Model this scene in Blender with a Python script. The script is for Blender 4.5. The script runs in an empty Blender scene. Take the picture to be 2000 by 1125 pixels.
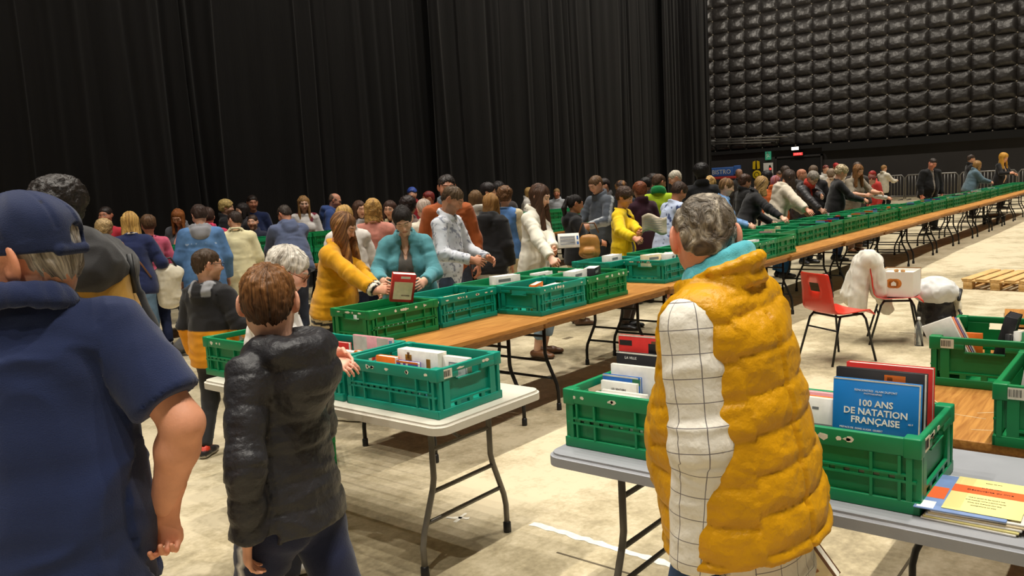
import bpy, bmesh, math, random
import numpy as np
from mathutils import Vector, Matrix
random.seed(7); RNG = np.random.default_rng(7)
SC = bpy.context.scene; COL = SC.collection
PI = math.pi
R = math.radians
# ---------------------------------------------------------------- camera
cd = bpy.data.cameras.new('camera'); cam = bpy.data.objects.new('camera', cd); COL.objects.link(cam)
cd.sensor_width = 36.0; cd.lens = 28.8; cd.clip_start = 0.05; cd.clip_end = 200
_h, _p, _r = R(39.4), R(7.03), R(3.15)
_f = Vector((math.cos(_h)*math.cos(_p), math.sin(_h)*math.cos(_p), -math.sin(_p)))
_r0 = Vector((math.sin(_h), -math.cos(_h), 0)); _u0 = _r0.cross(_f)
_cr = _r0*math.cos(_r) - _u0*math.sin(_r); _cu = _r0*math.sin(_r) + _u0*math.cos(_r)
_m = Matrix((_cr, _cu, -_f)).transposed().to_4x4(); _m.translation = (0, 0, 1.70)
cam.matrix_world = _m
SC.camera = cam
# ---------------------------------------------------------------- light
SC.view_settings.view_transform = 'Standard'; SC.view_settings.look = 'None'
SC.view_settings.gamma = 1.0; SC.view_settings.use_curve_mapping = False
SC.view_settings.exposure = 0.0
W = bpy.data.worlds.new('hall_air'); SC.world = W; W.use_nodes = True
W.node_tree.nodes['Background'].inputs[0].default_value = (1.0, 0.93, 0.82, 1)
W.node_tree.nodes['Background'].inputs[1].default_value = 0.07
LAMP_H = 12.0
def hall_lamp(x, y, watts, h=LAMP_H):
    ld = bpy.data.lights.new('hall_lamp', 'SPOT'); ld.energy = watts; ld.shadow_soft_size = 0.06; ld.spot_size = R(66); ld.spot_blend = 0.35
    ld.color = (1.0, 0.94, 0.83)
    o = bpy.data.objects.new('hall_lamp', ld); COL.objects.link(o); o.location = (x, y, h)
for _i in range(22):
    hall_lamp(-8.5+2.4*_i, 6.3, 1450)
    hall_lamp(-7.3+2.4*_i, -0.8, 1500)

for _i in range(8):   # fill spots added to brighten the side curtain, not real fixtures
    ld = bpy.data.lights.new('curtain_fill_light', 'SPOT'); ld.energy = 420; ld.shadow_soft_size = 0.15; ld.spot_size = R(125); ld.spot_blend = 0.7; ld.color = (1.0, 0.94, 0.84)
    o = bpy.data.objects.new('curtain_fill_light', ld); COL.objects.link(o); o.location = (-1+4.2*_i, 8.4, 11.6); o.rotation_euler = (R(62), 0, 0)
# ---------------------------------------------------------------- tags
def tag(o, label=None, cat=None, group=None, kind=None):
    if label: o['label'] = label
    if cat: o['category'] = cat
    if group: o['group'] = group
    if kind: o['kind'] = kind
    return o
def empty(name, loc, rz=0.0):
    o = bpy.data.objects.new(name, None); COL.objects.link(o); o.empty_display_size = 0.1
    o.location = loc; o.rotation_euler = (0, 0, rz); return o
def thing(name, label, cat, loc=(0, 0, 0), rz=0.0, group=None):
    return tag(empty(name, loc, rz), label, cat, group)
def link(name, me, parent=None, loc=None, rot=None):
    o = bpy.data.objects.new(name, me); COL.objects.link(o)
    if parent is not None: o.parent = parent
    if loc is not None: o.location = loc
    if rot is not None: o.rotation_euler = rot
    return o
def copy_tree(o, parent=None):
    c = o.copy(); COL.objects.link(c)
    if parent is not None: c.parent = parent
    for ch in list(o.children): copy_tree(ch, c)
    return c
ORD = 'first second third fourth fifth sixth seventh eighth ninth tenth eleventh twelfth thirteenth fourteenth fifteenth sixteenth seventeenth eighteenth nineteenth twentieth'.split()
def ordn(i): return ORD[i] if i < 20 else ('twenty-' if i < 29 else 'thirty-')+ORD[i-20 if i < 29 else i-30] if i != 29 else 'thirtieth'
def recolour(o, slot_mat):
    for i, s in enumerate(o.material_slots):
        if s.material and s.material.name in slot_mat:
            s.link = 'OBJECT'; s.material = slot_mat[s.material.name]

# ---------------------------------------------------------------- materials
def srgb(r, g, b):
    f = lambda c: (c/255/12.92) if c/255 <= 0.04045 else ((c/255+0.055)/1.055)**2.4
    return (f(r), f(g), f(b))
def new_mat(name):
    m = bpy.data.materials.new(name); m.use_nodes = True
    nt = m.node_tree; b = nt.nodes['Principled BSDF']; return m, nt, b
def nd(nt, t, **kw):
    n = nt.nodes.new(t)
    for k, v in kw.items():
        if k.startswith('_'): setattr(n, k[1:], v)
        else: n.inputs[k].default_value = v
    return n
def mat(name, col, rough=0.6, var=0.0, vscale=8.0, bump=0.0, bscale=60.0, metal=0.0, sheen=0.0, spec=0.5, emit=None, coat=0.0, stretch=None, attr=False, coords='Object', trans=0.0, alpha=1.0, detail=4.0):
    m, nt, b = new_mat(name); L = nt.links.new
    b.inputs['Roughness'].default_value = rough; b.inputs['Metallic'].default_value = metal
    b.inputs['Specular IOR Level'].default_value = spec
    if sheen: b.inputs['Sheen Weight'].default_value = sheen
    if coat: b.inputs['Coat Weight'].default_value = coat
    if trans: b.inputs['Transmission Weight'].default_value = trans
    if alpha < 1: b.inputs['Alpha'].default_value = alpha
    src = None
    tc = nd(nt, 'ShaderNodeTexCoord'); co = tc.outputs[coords]
    if stretch:
        mp = nd(nt, 'ShaderNodeMapping'); mp.inputs['Scale'].default_value = stretch; L(co, mp.inputs[0]); co = mp.outputs[0]
    if attr:
        a = nd(nt, 'ShaderNodeAttribute', _attribute_name='Col'); src = a.outputs['Color']
    if var:
        n = nd(nt, 'ShaderNodeTexNoise', Scale=vscale, Detail=detail); L(co, n.inputs['Vector'])
        mr = nd(nt, 'ShaderNodeMapRange'); mr.inputs[1].default_value = 0.3; mr.inputs[2].default_value = 0.7
        mr.inputs[3].default_value = 1-var; mr.inputs[4].default_value = 1+var; L(n.outputs[0], mr.inputs[0])
        mx = nd(nt, 'ShaderNodeVectorMath', _operation='SCALE'); L(mr.outputs[0], mx.inputs['Scale'])
        if src is None: mx.inputs[0].default_value = col[:3]
        else: L(src, mx.inputs[0])
        src = mx.outputs[0]
    if src is None: b.inputs['Base Color'].default_value = (*col[:3], 1)
    else: L(src, b.inputs['Base Color'])
    if bump:
        n = nd(nt, 'ShaderNodeTexNoise', Scale=bscale, Detail=detail); L(co, n.inputs['Vector'])
        bp = nd(nt, 'ShaderNodeBump', Strength=1.0, Distance=bump); L(n.outputs[0], bp.inputs['Height']); L(bp.outputs[0], b.inputs['Normal'])
    if emit:
        b.inputs['Emission Color'].default_value = (*emit[:3], 1); b.inputs['Emission Strength'].default_value = emit[3]
    return m
M = {}
M['skin'] = mat('skin', (1, 1, 1), 0.5, var=0.06, vscale=25, bump=0.0006, bscale=180, attr=True, spec=0.4)
M['cloth'] = mat('cloth', (1, 1, 1), 0.85, var=0.10, vscale=14, bump=0.0012, bscale=260, attr=True, sheen=0.15, spec=0.25)
M['knit'] = mat('knit', (1, 1, 1), 0.9, var=0.12, vscale=20, bump=0.0018, bscale=320, attr=True, sheen=0.25, spec=0.2)
M['denim'] = mat('denim', (1, 1, 1), 0.85, var=0.28, vscale=9, bump=0.0012, bscale=300, attr=True, spec=0.25)
M['nylon'] = mat('nylon', (1, 1, 1), 0.46, var=0.10, vscale=10, bump=0.010, bscale=26, attr=True, spec=0.35, detail=6.0)
M['leather'] = mat('leather', (1, 1, 1), 0.45, var=0.1, vscale=20, bump=0.001, bscale=120, attr=True)
def hair_mat():
    m, nt, b = new_mat('hair'); L = nt.links.new
    b.inputs['Roughness'].default_value = 0.5; b.inputs['Specular IOR Level'].default_value = 0.35
    a = nd(nt, 'ShaderNodeAttribute', _attribute_name='Col'); s = nd(nt, 'ShaderNodeAttribute', _attribute_name='strand')
    n = nd(nt, 'ShaderNodeTexNoise', Scale=1.0, Detail=3.0); L(s.outputs['Vector'], n.inputs['Vector'])
    mr = nd(nt, 'ShaderNodeMapRange'); mr.inputs[1].default_value = 0.32; mr.inputs[2].default_value = 0.68
    mr.inputs[3].default_value = 0.45; mr.inputs[4].default_value = 1.6; L(n.outputs[0], mr.inputs[0])
    mx = nd(nt, 'ShaderNodeVectorMath', _operation='SCALE'); L(a.outputs['Color'], mx.inputs[0]); L(mr.outputs[0], mx.inputs['Scale'])
    L(mx.outputs[0], b.inputs['Base Color'])
    bp = nd(nt, 'ShaderNodeBump', Strength=1.0, Distance=0.006); L(n.outputs[0], bp.inputs['Height']); L(bp.outputs[0], b.inputs['Normal'])
    return m
M['hair'] = hair_mat()

# ---------------------------------------------------------------- plain mesh builders
def mesh(name, V, F, mats=(), smooth=False, fm=None):
    me = bpy.data.meshes.new(name); me.from_pydata([tuple(map(float, v)) for v in V], [], [tuple(f) for f in F])
    for m in mats: me.materials.append(m)
    if fm is not None: me.polygons.foreach_set('material_index', fm)
    if smooth: me.polygons.foreach_set('use_smooth', [True]*len(me.polygons))
    me.update(); return me
class MB:
    """collects boxes, prisms, tubes and grids into ONE mesh"""
    def __init__(s): s.V = []; s.F = []; s.M = []; s.S = []
    def add(s, V, F, m=0, smooth=False):
        b = len(s.V); s.V += [tuple(v) for v in V]; s.F += [tuple(i+b for i in f) for f in F]; s.M += [m]*len(F); s.S += [smooth]*len(F); return s
    def box(s, x0, x1, y0, y1, z0, z1, m=0, T=None):
        V = [(x, y, z) for x in (x0, x1) for y in (y0, y1) for z in (z0, z1)]
        if T is not None: V = [tuple(T @ Vector(v)) for v in V]
        return s.add(V, [(0, 1, 3, 2), (4, 6, 7, 5), (0, 4, 5, 1), (2, 3, 7, 6), (0, 2, 6, 4), (1, 5, 7, 3)], m)
    def bbox(s, x0, x1, y0, y1, z0, z1, r=0.004, m=0, T=None, seg=2):
        bm = bmesh.new(); bmesh.ops.create_cube(bm, size=1)
        for v in bm.verts: v.co = Vector((x0+(v.co.x+.5)*(x1-x0), y0+(v.co.y+.5)*(y1-y0), z0+(v.co.z+.5)*(z1-z0)))
        bmesh.ops.bevel(bm, geom=bm.edges[:], offset=r, segments=seg, affect='EDGES', profile=0.6)
        bm.verts.index_update()
        V = [(T @ v.co if T is not None else v.co) for v in bm.verts]; F = [[v.index for v in f.verts] for f in bm.faces]
        bm.free(); return s.add(V, F, m, True)
    def prism(s, poly, z0, z1, m=0, T=None):
        n = len(poly); V = [(p[0], p[1], z0) for p in poly]+[(p[0], p[1], z1) for p in poly]
        if T is not None: V = [tuple(T @ Vector(v)) for v in V]
        F = [tuple(reversed(range(n))), tuple(range(n, 2*n))]+[(i, (i+1) % n, n+(i+1) % n, n+i) for i in range(n)]
        return s.add(V, F, m)
    def tube(s, pts, r, n=8, m=0, flat=1.0, cap=True):
        pts = [Vector(p) for p in pts]; rr = r if isinstance(r, (list, tuple)) else [r]*len(pts)
        V = []; up = None
        for i, p in enumerate(pts):
            d = (pts[min(i+1, len(pts)-1)]-pts[max(i-1, 0)]).normalized()
            if up is None:
                up = Vector((0, 0, 1)) if abs(d.z) < .9 else Vector((1, 0, 0))
            a = d.cross(up).normalized(); up = a.cross(d).normalized()
            V += [p+(a*math.cos(t)+up*flat*math.sin(t))*rr[i] for t in [2*PI*j/n for j in range(n)]]
        F = []
        for i in range(len(pts)-1):
            F += [(i*n+j, i*n+(j+1) % n, (i+1)*n+(j+1) % n, (i+1)*n+j) for j in range(n)]
        if cap: F += [tuple(reversed(range(n))), tuple(range((len(pts)-1)*n, len(pts)*n))]
        return s.add(V, F, m, True)
    def grid(s, P, m=0, smooth=True):
        nu, nv = len(P), len(P[0]); V = [p for row in P for p in row]
        F = [(i*nv+j, (i+1)*nv+j, (i+1)*nv+j+1, i*nv+j+1) for i in range(nu-1) for j in range(nv-1)]
        return s.add(V, F, m, smooth)
    def lathe(s, prof, n=16, m=0, T=None):
        V = [(r*math.cos(2*PI*j/n), r*math.sin(2*PI*j/n), z) for r, z in prof for j in range(n)]
        if T is not None: V = [tuple(T @ Vector(v)) for v in V]
        F = [(i*n+j, i*n+(j+1) % n, (i+1)*n+(j+1) % n, (i+1)*n+j) for i in range(len(prof)-1) for j in range(n)]
        return s.add(V, F, m, True)
    def me(s, name, *mats):
        me = mesh(name, s.V, s.F, mats, fm=s.M); me.polygons.foreach_set('use_smooth', s.S); return me
    def build(s, name, mats, parent=None, loc=None, rot=None):
        return link(name, s.me(name, *(mats if isinstance(mats, (list, tuple)) else [mats])), parent, loc, rot)
def TR(loc=(0, 0, 0), rx=0, ry=0, rz=0):
    return Matrix.Translation(loc) @ Matrix.Rotation(rz, 4, 'Z') @ Matrix.Rotation(ry, 4, 'Y') @ Matrix.Rotation(rx, 4, 'X')
def text_mesh(txt, size, mat_, align='CENTER', ext=0.0004, bold=0.0):
    cu = bpy.data.curves.new('lettering', 'FONT'); cu.body = txt; cu.size = size; cu.align_x = align; cu.align_y = 'CENTER'; cu.extrude = ext; cu.resolution_u = 2; cu.offset = bold*size
    o = bpy.data.objects.new('lettering', cu); COL.objects.link(o)
    dg = bpy.context.evaluated_depsgraph_get(); me = bpy.data.meshes.new_from_object(o.evaluated_get(dg)); bpy.data.objects.remove(o); bpy.data.curves.remove(cu)
    me.materials.clear(); me.materials.append(mat_); me.name = 'lettering'; return me
# ---------------------------------------------------------------- implicit surfaces (bodies, clothes, hair)
def nz(v): v = np.asarray(v, float); return v/(np.linalg.norm(v)+1e-12)
def rx(a): c, s = math.cos(a), math.sin(a); return np.array([[1, 0, 0], [0, c, -s], [0, s, c]])
def ry(a): c, s = math.cos(a), math.sin(a); return np.array([[c, 0, s], [0, 1, 0], [-s, 0, c]])
def rz(a): c, s = math.cos(a), math.sin(a); return np.array([[c, -s, 0], [s, c, 0], [0, 0, 1]])
class SDF:
    def __init__(s, lo, hi, res):
        s.ax = [np.arange(lo[i], hi[i]+res, res, dtype=np.float32) for i in range(3)]
        s.D = np.full([len(a) for a in s.ax], 5.0, np.float32); s.res = res
    def _sub(s, lo, hi, m):
        sl = []
        for i in range(3):
            a = np.searchsorted(s.ax[i], lo[i]-m); b = np.searchsorted(s.ax[i], hi[i]+m)
            if b <= a: return None
            sl.append(slice(a, b))
        return tuple(sl)
    def _grid(s, sl): return s.ax[0][sl[0]][:, None, None], s.ax[1][sl[1]][None, :, None], s.ax[2][sl[2]][None, None, :]
    def _mix(s, sl, d, k, op):
        A = s.D[sl]
        if op == 'u':
            if k > 0: h = np.maximum(k-np.abs(A-d), 0)/k; s.D[sl] = np.minimum(A, d)-h*h*k*0.25
            else: s.D[sl] = np.minimum(A, d)
        else:
            d = -d
            if k > 0: h = np.maximum(k-np.abs(A-d), 0)/k; s.D[sl] = np.maximum(A, d)+h*h*k*0.25
            else: s.D[sl] = np.maximum(A, d)
    def cone(s, a, b, ra, rb, k=0.02, side=None, w=(1.0, 1.0), wb=None, op='u'):
        a = np.asarray(a, np.float32); b = np.asarray(b, np.float32); d = b-a; Ln = float(np.linalg.norm(d))+1e-9; ax = d/Ln
        wm = max(w[0], w[1], *(wb or (0, 0))); rm = max(ra, rb)*wm
        sl = s._sub(np.minimum(a, b)-rm, np.maximum(a, b)+rm, k+s.res*3)
        if sl is None: return s
        X, Y, Z = s._grid(sl); X = X-a[0]; Y = Y-a[1]; Z = Z-a[2]
        t = X*ax[0]+Y*ax[1]+Z*ax[2]; h = np.clip(t/Ln, 0, 1); r = ra+(rb-ra)*h
        if side is None:
            d2 = X*X+Y*Y+Z*Z - t*t + (t-h*Ln)**2
            dd = np.sqrt(np.maximum(d2, 0))-r
        else:
            sd = np.asarray(side, float); sd = nz(sd-ax*(sd@ax)); fr = np.cross(ax, sd)
            u = X*sd[0]+Y*sd[1]+Z*sd[2]; v = X*fr[0]+Y*fr[1]+Z*fr[2]
            if wb is None: wu, wv = w
            else: wu = w[0]+(wb[0]-w[0])*h; wv = w[1]+(wb[1]-w[1])*h
            dd = np.sqrt((u/wu)**2+(v/wv)**2+(t-h*Ln)**2)-r
        s._mix(sl, dd.astype(np.float32), k, op); return s
    def ell(s, c, r, Rm=None, k=0.02, op='u'):
        c = np.asarray(c, np.float32); r = np.asarray(r, np.float32); rm = float(r.max())
        ext = np.full(3, rm) if Rm is not None else r
        sl = s._sub(c-ext, c+ext, k+s.res*3)
        if sl is None: return s
        X, Y, Z = s._grid(sl); X = X-c[0]; Y = Y-c[1]; Z = Z-c[2]
        if Rm is not None: X, Y, Z = [Rm[0, i]*X+Rm[1, i]*Y+Rm[2, i]*Z for i in range(3)]
        k0 = np.sqrt((X/r[0])**2+(Y/r[1])**2+(Z/r[2])**2); k1 = np.sqrt((X/r[0]**2)**2+(Y/r[1]**2)**2+(Z/r[2]**2)**2)
        s._mix(sl, (k0*(k0-1)/np.maximum(k1, 1e-6)).astype(np.float32), k, op); return s
    def cut(s, n, c, k=0.0):
        """keep the side where p.n < c"""
        n = np.asarray(n, float); ln = np.linalg.norm(n); n = n/ln
        d = s.ax[0][:, None, None]*n[0]+s.ax[1][None, :, None]*n[1]+s.ax[2][None, None, :]*n[2]-c/ln
        d = d.astype(np.float32)
        if k: h = np.maximum(k-np.abs(s.D-d), 0)/k; s.D = np.maximum(s.D, d)+h*h*k*0.25
        else: s.D = np.maximum(s.D, d)
        return s
    def nets(s):
        D = s.D
        for i in (0, -1): D[i, :, :] = np.maximum(D[i, :, :], 1e-3); D[:, i, :] = np.maximum(D[:, i, :], 1e-3); D[:, :, i] = np.maximum(D[:, :, i], 1e-3)
        I = (D < 0); n = np.zeros([d-1 for d in D.shape], np.uint8)
        sh = [slice(0, -1), slice(1, None)]
        for a in (0, 1):
            for b in (0, 1):
                for c in (0, 1): n += I[sh[a], sh[b], sh[c]]
        act = (n > 0) & (n < 8); idx = np.full(n.shape, -1, np.int32); i, j, k = np.nonzero(act); N = len(i); idx[i, j, k] = np.arange(N)
        if N == 0: return np.zeros((0, 3)), np.zeros((0, 4), np.int32)
        acc = np.zeros((N, 3), np.float32); cnt = np.zeros(N, np.float32); base = np.stack([i, j, k], 1).astype(np.float32)
        for axis in range(3):
            o = [q for q in range(3) if q != axis]
            for a in (0, 1):
                for b in (0, 1):
                    off = [0, 0, 0]; off[o[0]] = a; off[o[1]] = b; e = off.copy(); e[axis] = 1
                    va = D[i+off[0], j+off[1], k+off[2]]; vb = D[i+e[0], j+e[1], k+e[2]]; m = (va < 0) != (vb < 0)
                    t = va/np.where(m, va-vb, 1); P = base+np.array(off, np.float32); P[:, axis] += t
                    acc[m] += P[m]; cnt[m] += 1
        acc /= cnt[:, None]
        V = np.stack([np.interp(acc[:, q], np.arange(D.shape[q]), s.ax[q]) for q in range(3)], 1)
        Fs = []
        for axis in range(3):
            o = [(axis+1) % 3, (axis+2) % 3]
            A = [slice(None)]*3; B = [slice(None)]*3; A[axis] = slice(0, -1); B[axis] = slice(1, None)
            for q in o: A[q] = slice(1, -1); B[q] = slice(1, -1)
            c = I[tuple(A)] != I[tuple(B)]; p = list(np.nonzero(c)); pos = I[tuple(A)][tuple(p)]
            for q in o: p[q] = p[q]+1
            def cell(d0, d1):
                z = [x.copy() for x in p]; z[o[0]] = z[o[0]]+d0; z[o[1]] = z[o[1]]+d1; return idx[tuple(z)]
            q4 = np.stack([cell(-1, -1), cell(0, -1), cell(0, 0), cell(-1, 0)], 1)
            q4[~pos] = q4[~pos][:, ::-1]; Fs.append(q4)
        F = np.concatenate(Fs); return V, F[(F >= 0).all(1)]
def vnormals(V, F):
    n = np.cross(V[F[:, 2]]-V[F[:, 0]], V[F[:, 3]]-V[F[:, 1]]); out = np.zeros_like(V)
    for c in range(4):
        for q in range(3): out[:, q] += np.bincount(F[:, c], n[:, q], len(V))
    return out/(np.linalg.norm(out, axis=1, keepdims=True)+1e-12)
_H = RNG.random(4096).astype(np.float32)
def noise(P):
    """value noise in -1..1"""
    P = np.asarray(P, np.float32); i = np.floor(P).astype(np.int64); f = P-i; f = f*f*(3-2*f)
    def h(a, b, c): return _H[(a*374761393+b*668265263+c*2147483647+(a*b) % 911) & 4095]
    x, y, z = i[:, 0], i[:, 1], i[:, 2]; r = 0
    for a in (0, 1):
        for b in (0, 1):
            for c in (0, 1):
                w = (f[:, 0] if a else 1-f[:, 0])*(f[:, 1] if b else 1-f[:, 1])*(f[:, 2] if c else 1-f[:, 2])
                r = r+w*h(x+a, y+b, z+c)
    return r*2-1
def np_mesh(name, V, F, mat_, col=None, attrs=None):
    me = bpy.data.meshes.new(name); me.vertices.add(len(V)); me.vertices.foreach_set('co', np.ascontiguousarray(V, np.float32).ravel())
    me.loops.add(F.size); me.loops.foreach_set('vertex_index', np.ascontiguousarray(F, np.int32).ravel())
    me.polygons.add(len(F)); me.polygons.foreach_set('loop_start', np.arange(0, F.size, F.shape[1], dtype=np.int32)); me.polygons.foreach_set('loop_total', np.full(len(F), F.shape[1], np.int32))
    me.polygons.foreach_set('use_smooth', np.ones(len(F), bool))
    if col is not None:
        c = np.ones((len(V), 4), np.float32); c[:, :3] = col
        a = me.attributes.new('Col', 'FLOAT_COLOR', 'POINT'); a.data.foreach_set('color', c.ravel())
    for k, v in (attrs or {}).items():
        a = me.attributes.new(k, 'FLOAT_VECTOR', 'POINT'); a.data.foreach_set('vector', np.ascontiguousarray(v, np.float32).ravel())
    me.materials.append(mat_); me.update(calc_edges=True); return me
def merge(parts):
    Vs, Fs, Cs, b = [], [], [], 0
    for V, F, C in parts:
        if len(V) == 0: continue
        Vs.append(V); Fs.append(F+b); Cs.append(C); b += len(V)
    return np.concatenate(Vs), np.concatenate(Fs), np.concatenate(Cs)
# ---------------------------------------------------------------- people
def A3(*v): return np.array(v, float)
def fk(sp):
    lean, sl, tw = R(sp.get('lean', 0)), R(sp.get('slean', 0)), R(sp.get('twist', 0))
    Rt = rz(tw) @ ry(sl) @ rx(-lean); j = {}; drop = sp.get('drop', 0.0)
    pel = A3(sp.get('shift', 0)*1.0, -0.30*math.sin(lean), 0.93-drop); j['pel'] = pel
    sw = sp.get('sw', 1.0)*(0.93 if sp.get('fem') else 1.0)
    nb = pel+Rt @ A3(0, -0.016, 0.525); j['nb'] = nb
    hp, hy, hr = R(sp.get('hp', 8)), R(sp.get('hy', 0)), R(sp.get('hr', 0))
    Rh = rz(hy) @ ry(hr) @ rx(-(lean*0.75+hp)); Rn = rx(-(lean*0.85+hp*0.35)); hs = sp.get('hs', 1.0)
    hc = nb+Rn @ A3(0, 0.026, 0.045+sp.get('nl', 0)+0.115*hs); j['hc'] = hc
    top = hc+Rh @ A3(0, -0.012, 0.122*hs); j['top'] = top
    j.update(Rt=Rt, Rh=Rh, sw=sw, hs=hs)
    for s, k in ((-1, 'L'), (1, 'R')):
        j['sh'+k] = pel+Rt @ A3(s*0.178*sw, -0.010, 0.455)
        j['hip'+k] = pel+rz(tw*0.4) @ A3(s*0.088, 0, -0.03)
    return j
def ik(a, t, l1, l2, pole):
    d = t-a; L = np.linalg.norm(d)+1e-9; L2 = min(L, (l1+l2)*0.998); t = a+d/L*L2; d = d/L
    x = (l1*l1-l2*l2+L2*L2)/(2*L2); h = math.sqrt(max(l1*l1-x*x, 0)); p = pole-d*(pole@d); p = nz(p)
    return a+d*x+p*h, t
def solve(sp):
    H = A3(*sp['H']); j = fk(sp); S = H[2]/j['top'][2]; Rz_ = rz(R(sp['face']-90))
    root = H-Rz_ @ (j['top']*S); root[2] = 0; sp['root'] = root; sp['S'] = S
    for s, k in ((-1, 'L'), (1, 'R')):
        t = sp.get('h'+k)
        if t is None: w = j['sh'+k]+A3(s*0.075, 0.05, -0.515)
        elif t[0] == 'w': w = Rz_.T @ (A3(*t[1:])-root)/S
        elif t[0] == 's': w = j['sh'+k]+A3(*t[1:])
        else: w = A3(*t[1:])/S
        pole = A3(*sp.get('pole'+k, (s*0.55, -0.55, -0.6)))
        j['el'+k], j['wr'+k] = ik(j['sh'+k], w, 0.285, 0.25, pole)
        fx, fy = sp.get('f'+k, (s*0.1, 0.02)); lift = sp.get('lift'+k, 0.0)
        j['kn'+k], j['an'+k] = ik(j['hip'+k], A3(fx, fy-0.03, 0.085+lift), 0.43, 0.415, A3(s*0.15, 1, 0.1))
    for k, v in j.items():
        if isinstance(v, np.ndarray) and v.ndim == 1: j[k] = v*S
    return j, S
def torso(f, j, S, e=0.0, b=1.0, fem=False, k=0.03, hem=None, flare=1.0, shoulders=True):
    p, Rt = j['pel'], j['Rt']; side = Rt[:, 0]; q = lambda x, y, z: p+Rt @ (A3(x, y, z)*S); sw = j['sw']
    wz = 0.92 if fem else 1.0; hw = 1.08 if fem else 1.0
    f.cone(q(0, -0.012, -0.05), q(0, -0.005, 0.05), (0.108*b*hw)*S+e, 0.108*b*S+e, k, side, (1.42*hw, 1.0))
    f.cone(q(0, -0.004, 0.05), q(0, 0.0, 0.2), 0.106*b*wz*S+e, 0.108*b*wz*S+e, k, side, (1.32, 0.98))
    f.cone(q(0, 0.0, 0.2), q(0, -0.012, 0.36), 0.11*b*wz*S+e, 0.1*b**.6*S+e, k, side, (1.36, 0.98))
    f.cone(q(-0.14*sw, -0.014, 0.442), q(0.14*sw, -0.014, 0.442), 0.052*S+e*.8, 0.052*S+e*.8, k*1.5)
    for s in (-1, 1): f.cone(q(s*0.02, -0.02, 0.505), q(s*0.13*sw, -0.014, 0.455), 0.047*S+e*.6, 0.05*S+e*.7, k*1.5)
    if fem:
        for s in (-1, 1): f.ell(q(s*0.072, 0.075*b, 0.285), A3(0.07, 0.06, 0.065)*S*b+e*0.7, Rt, k)
    if b > 1.12: f.ell(q(0, 0.05, 0.1), A3(0.13, 0.11, 0.14)*S*b+e, Rt, k*1.5)
    if hem is not None and hem < 0.0: f.cone(q(0, -0.008, 0.08), q(0, -0.012, hem-0.05), 0.108*b*S+e, 0.112*b*S*flare+e, k, side, (1.36*hw, 1.0), (1.44*hw, 1.02))
def arm(f, j, S, k, a=0.0, bnd=2.0, e=0.0, b=1.0, kk=0.02, r=(0.05, 0.043, 0.041, 0.028), tail=0.0):
    sh, el, wr = j['sh'+k], j['el'+k], j['wr'+k]
    if a < 1:
        t = min(bnd, 1); f.cone(sh+(el-sh)*a, sh+(el-sh)*t, (r[0]+(r[1]-r[0])*a)*S*b+e, (r[0]+(r[1]-r[0])*t)*S*b+e, kk)
    if bnd > 1:
        t0 = max(a-1, 0); t = bnd-1; f.cone(el+(wr-el)*t0, el+(wr-el)*t, (r[2]+(r[3]-r[2])*t0)*S*b+e, (r[2]+(r[3]-r[2])*t)*S*b+e+tail, kk)
def leg(f, j, S, k, a=0.0, bnd=2.0, e=0.0, b=1.0, kk=0.03, fl=0.0):
    h, kn, an = j['hip'+k], j['kn'+k], j['an'+k]
    if a < 1:
        t = min(bnd, 1); f.cone(h+(kn-h)*a, h+(kn-h)*t, 0.084*S*b+e, (0.084-0.028*t)*S*b+e, kk)
    if bnd > 1:
        t0 = max(a-1, 0); t = bnd-1
        if e == 0 and t > 0.9 and t0 < 0.4:
            m = kn+(an-kn)*0.3+A3(0, -0.008*S, 0); f.cone(kn+(an-kn)*t0, m, 0.05*S*b, 0.053*S*b, kk); f.cone(m, an, 0.053*S*b, 0.034*S*b, kk)
        else: f.cone(kn+(an-kn)*t0, kn+(an-kn)*t, (0.055-0.012*t0)*S*b+e, (0.055-0.018*t)*S*b+e+fl, kk)
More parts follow.
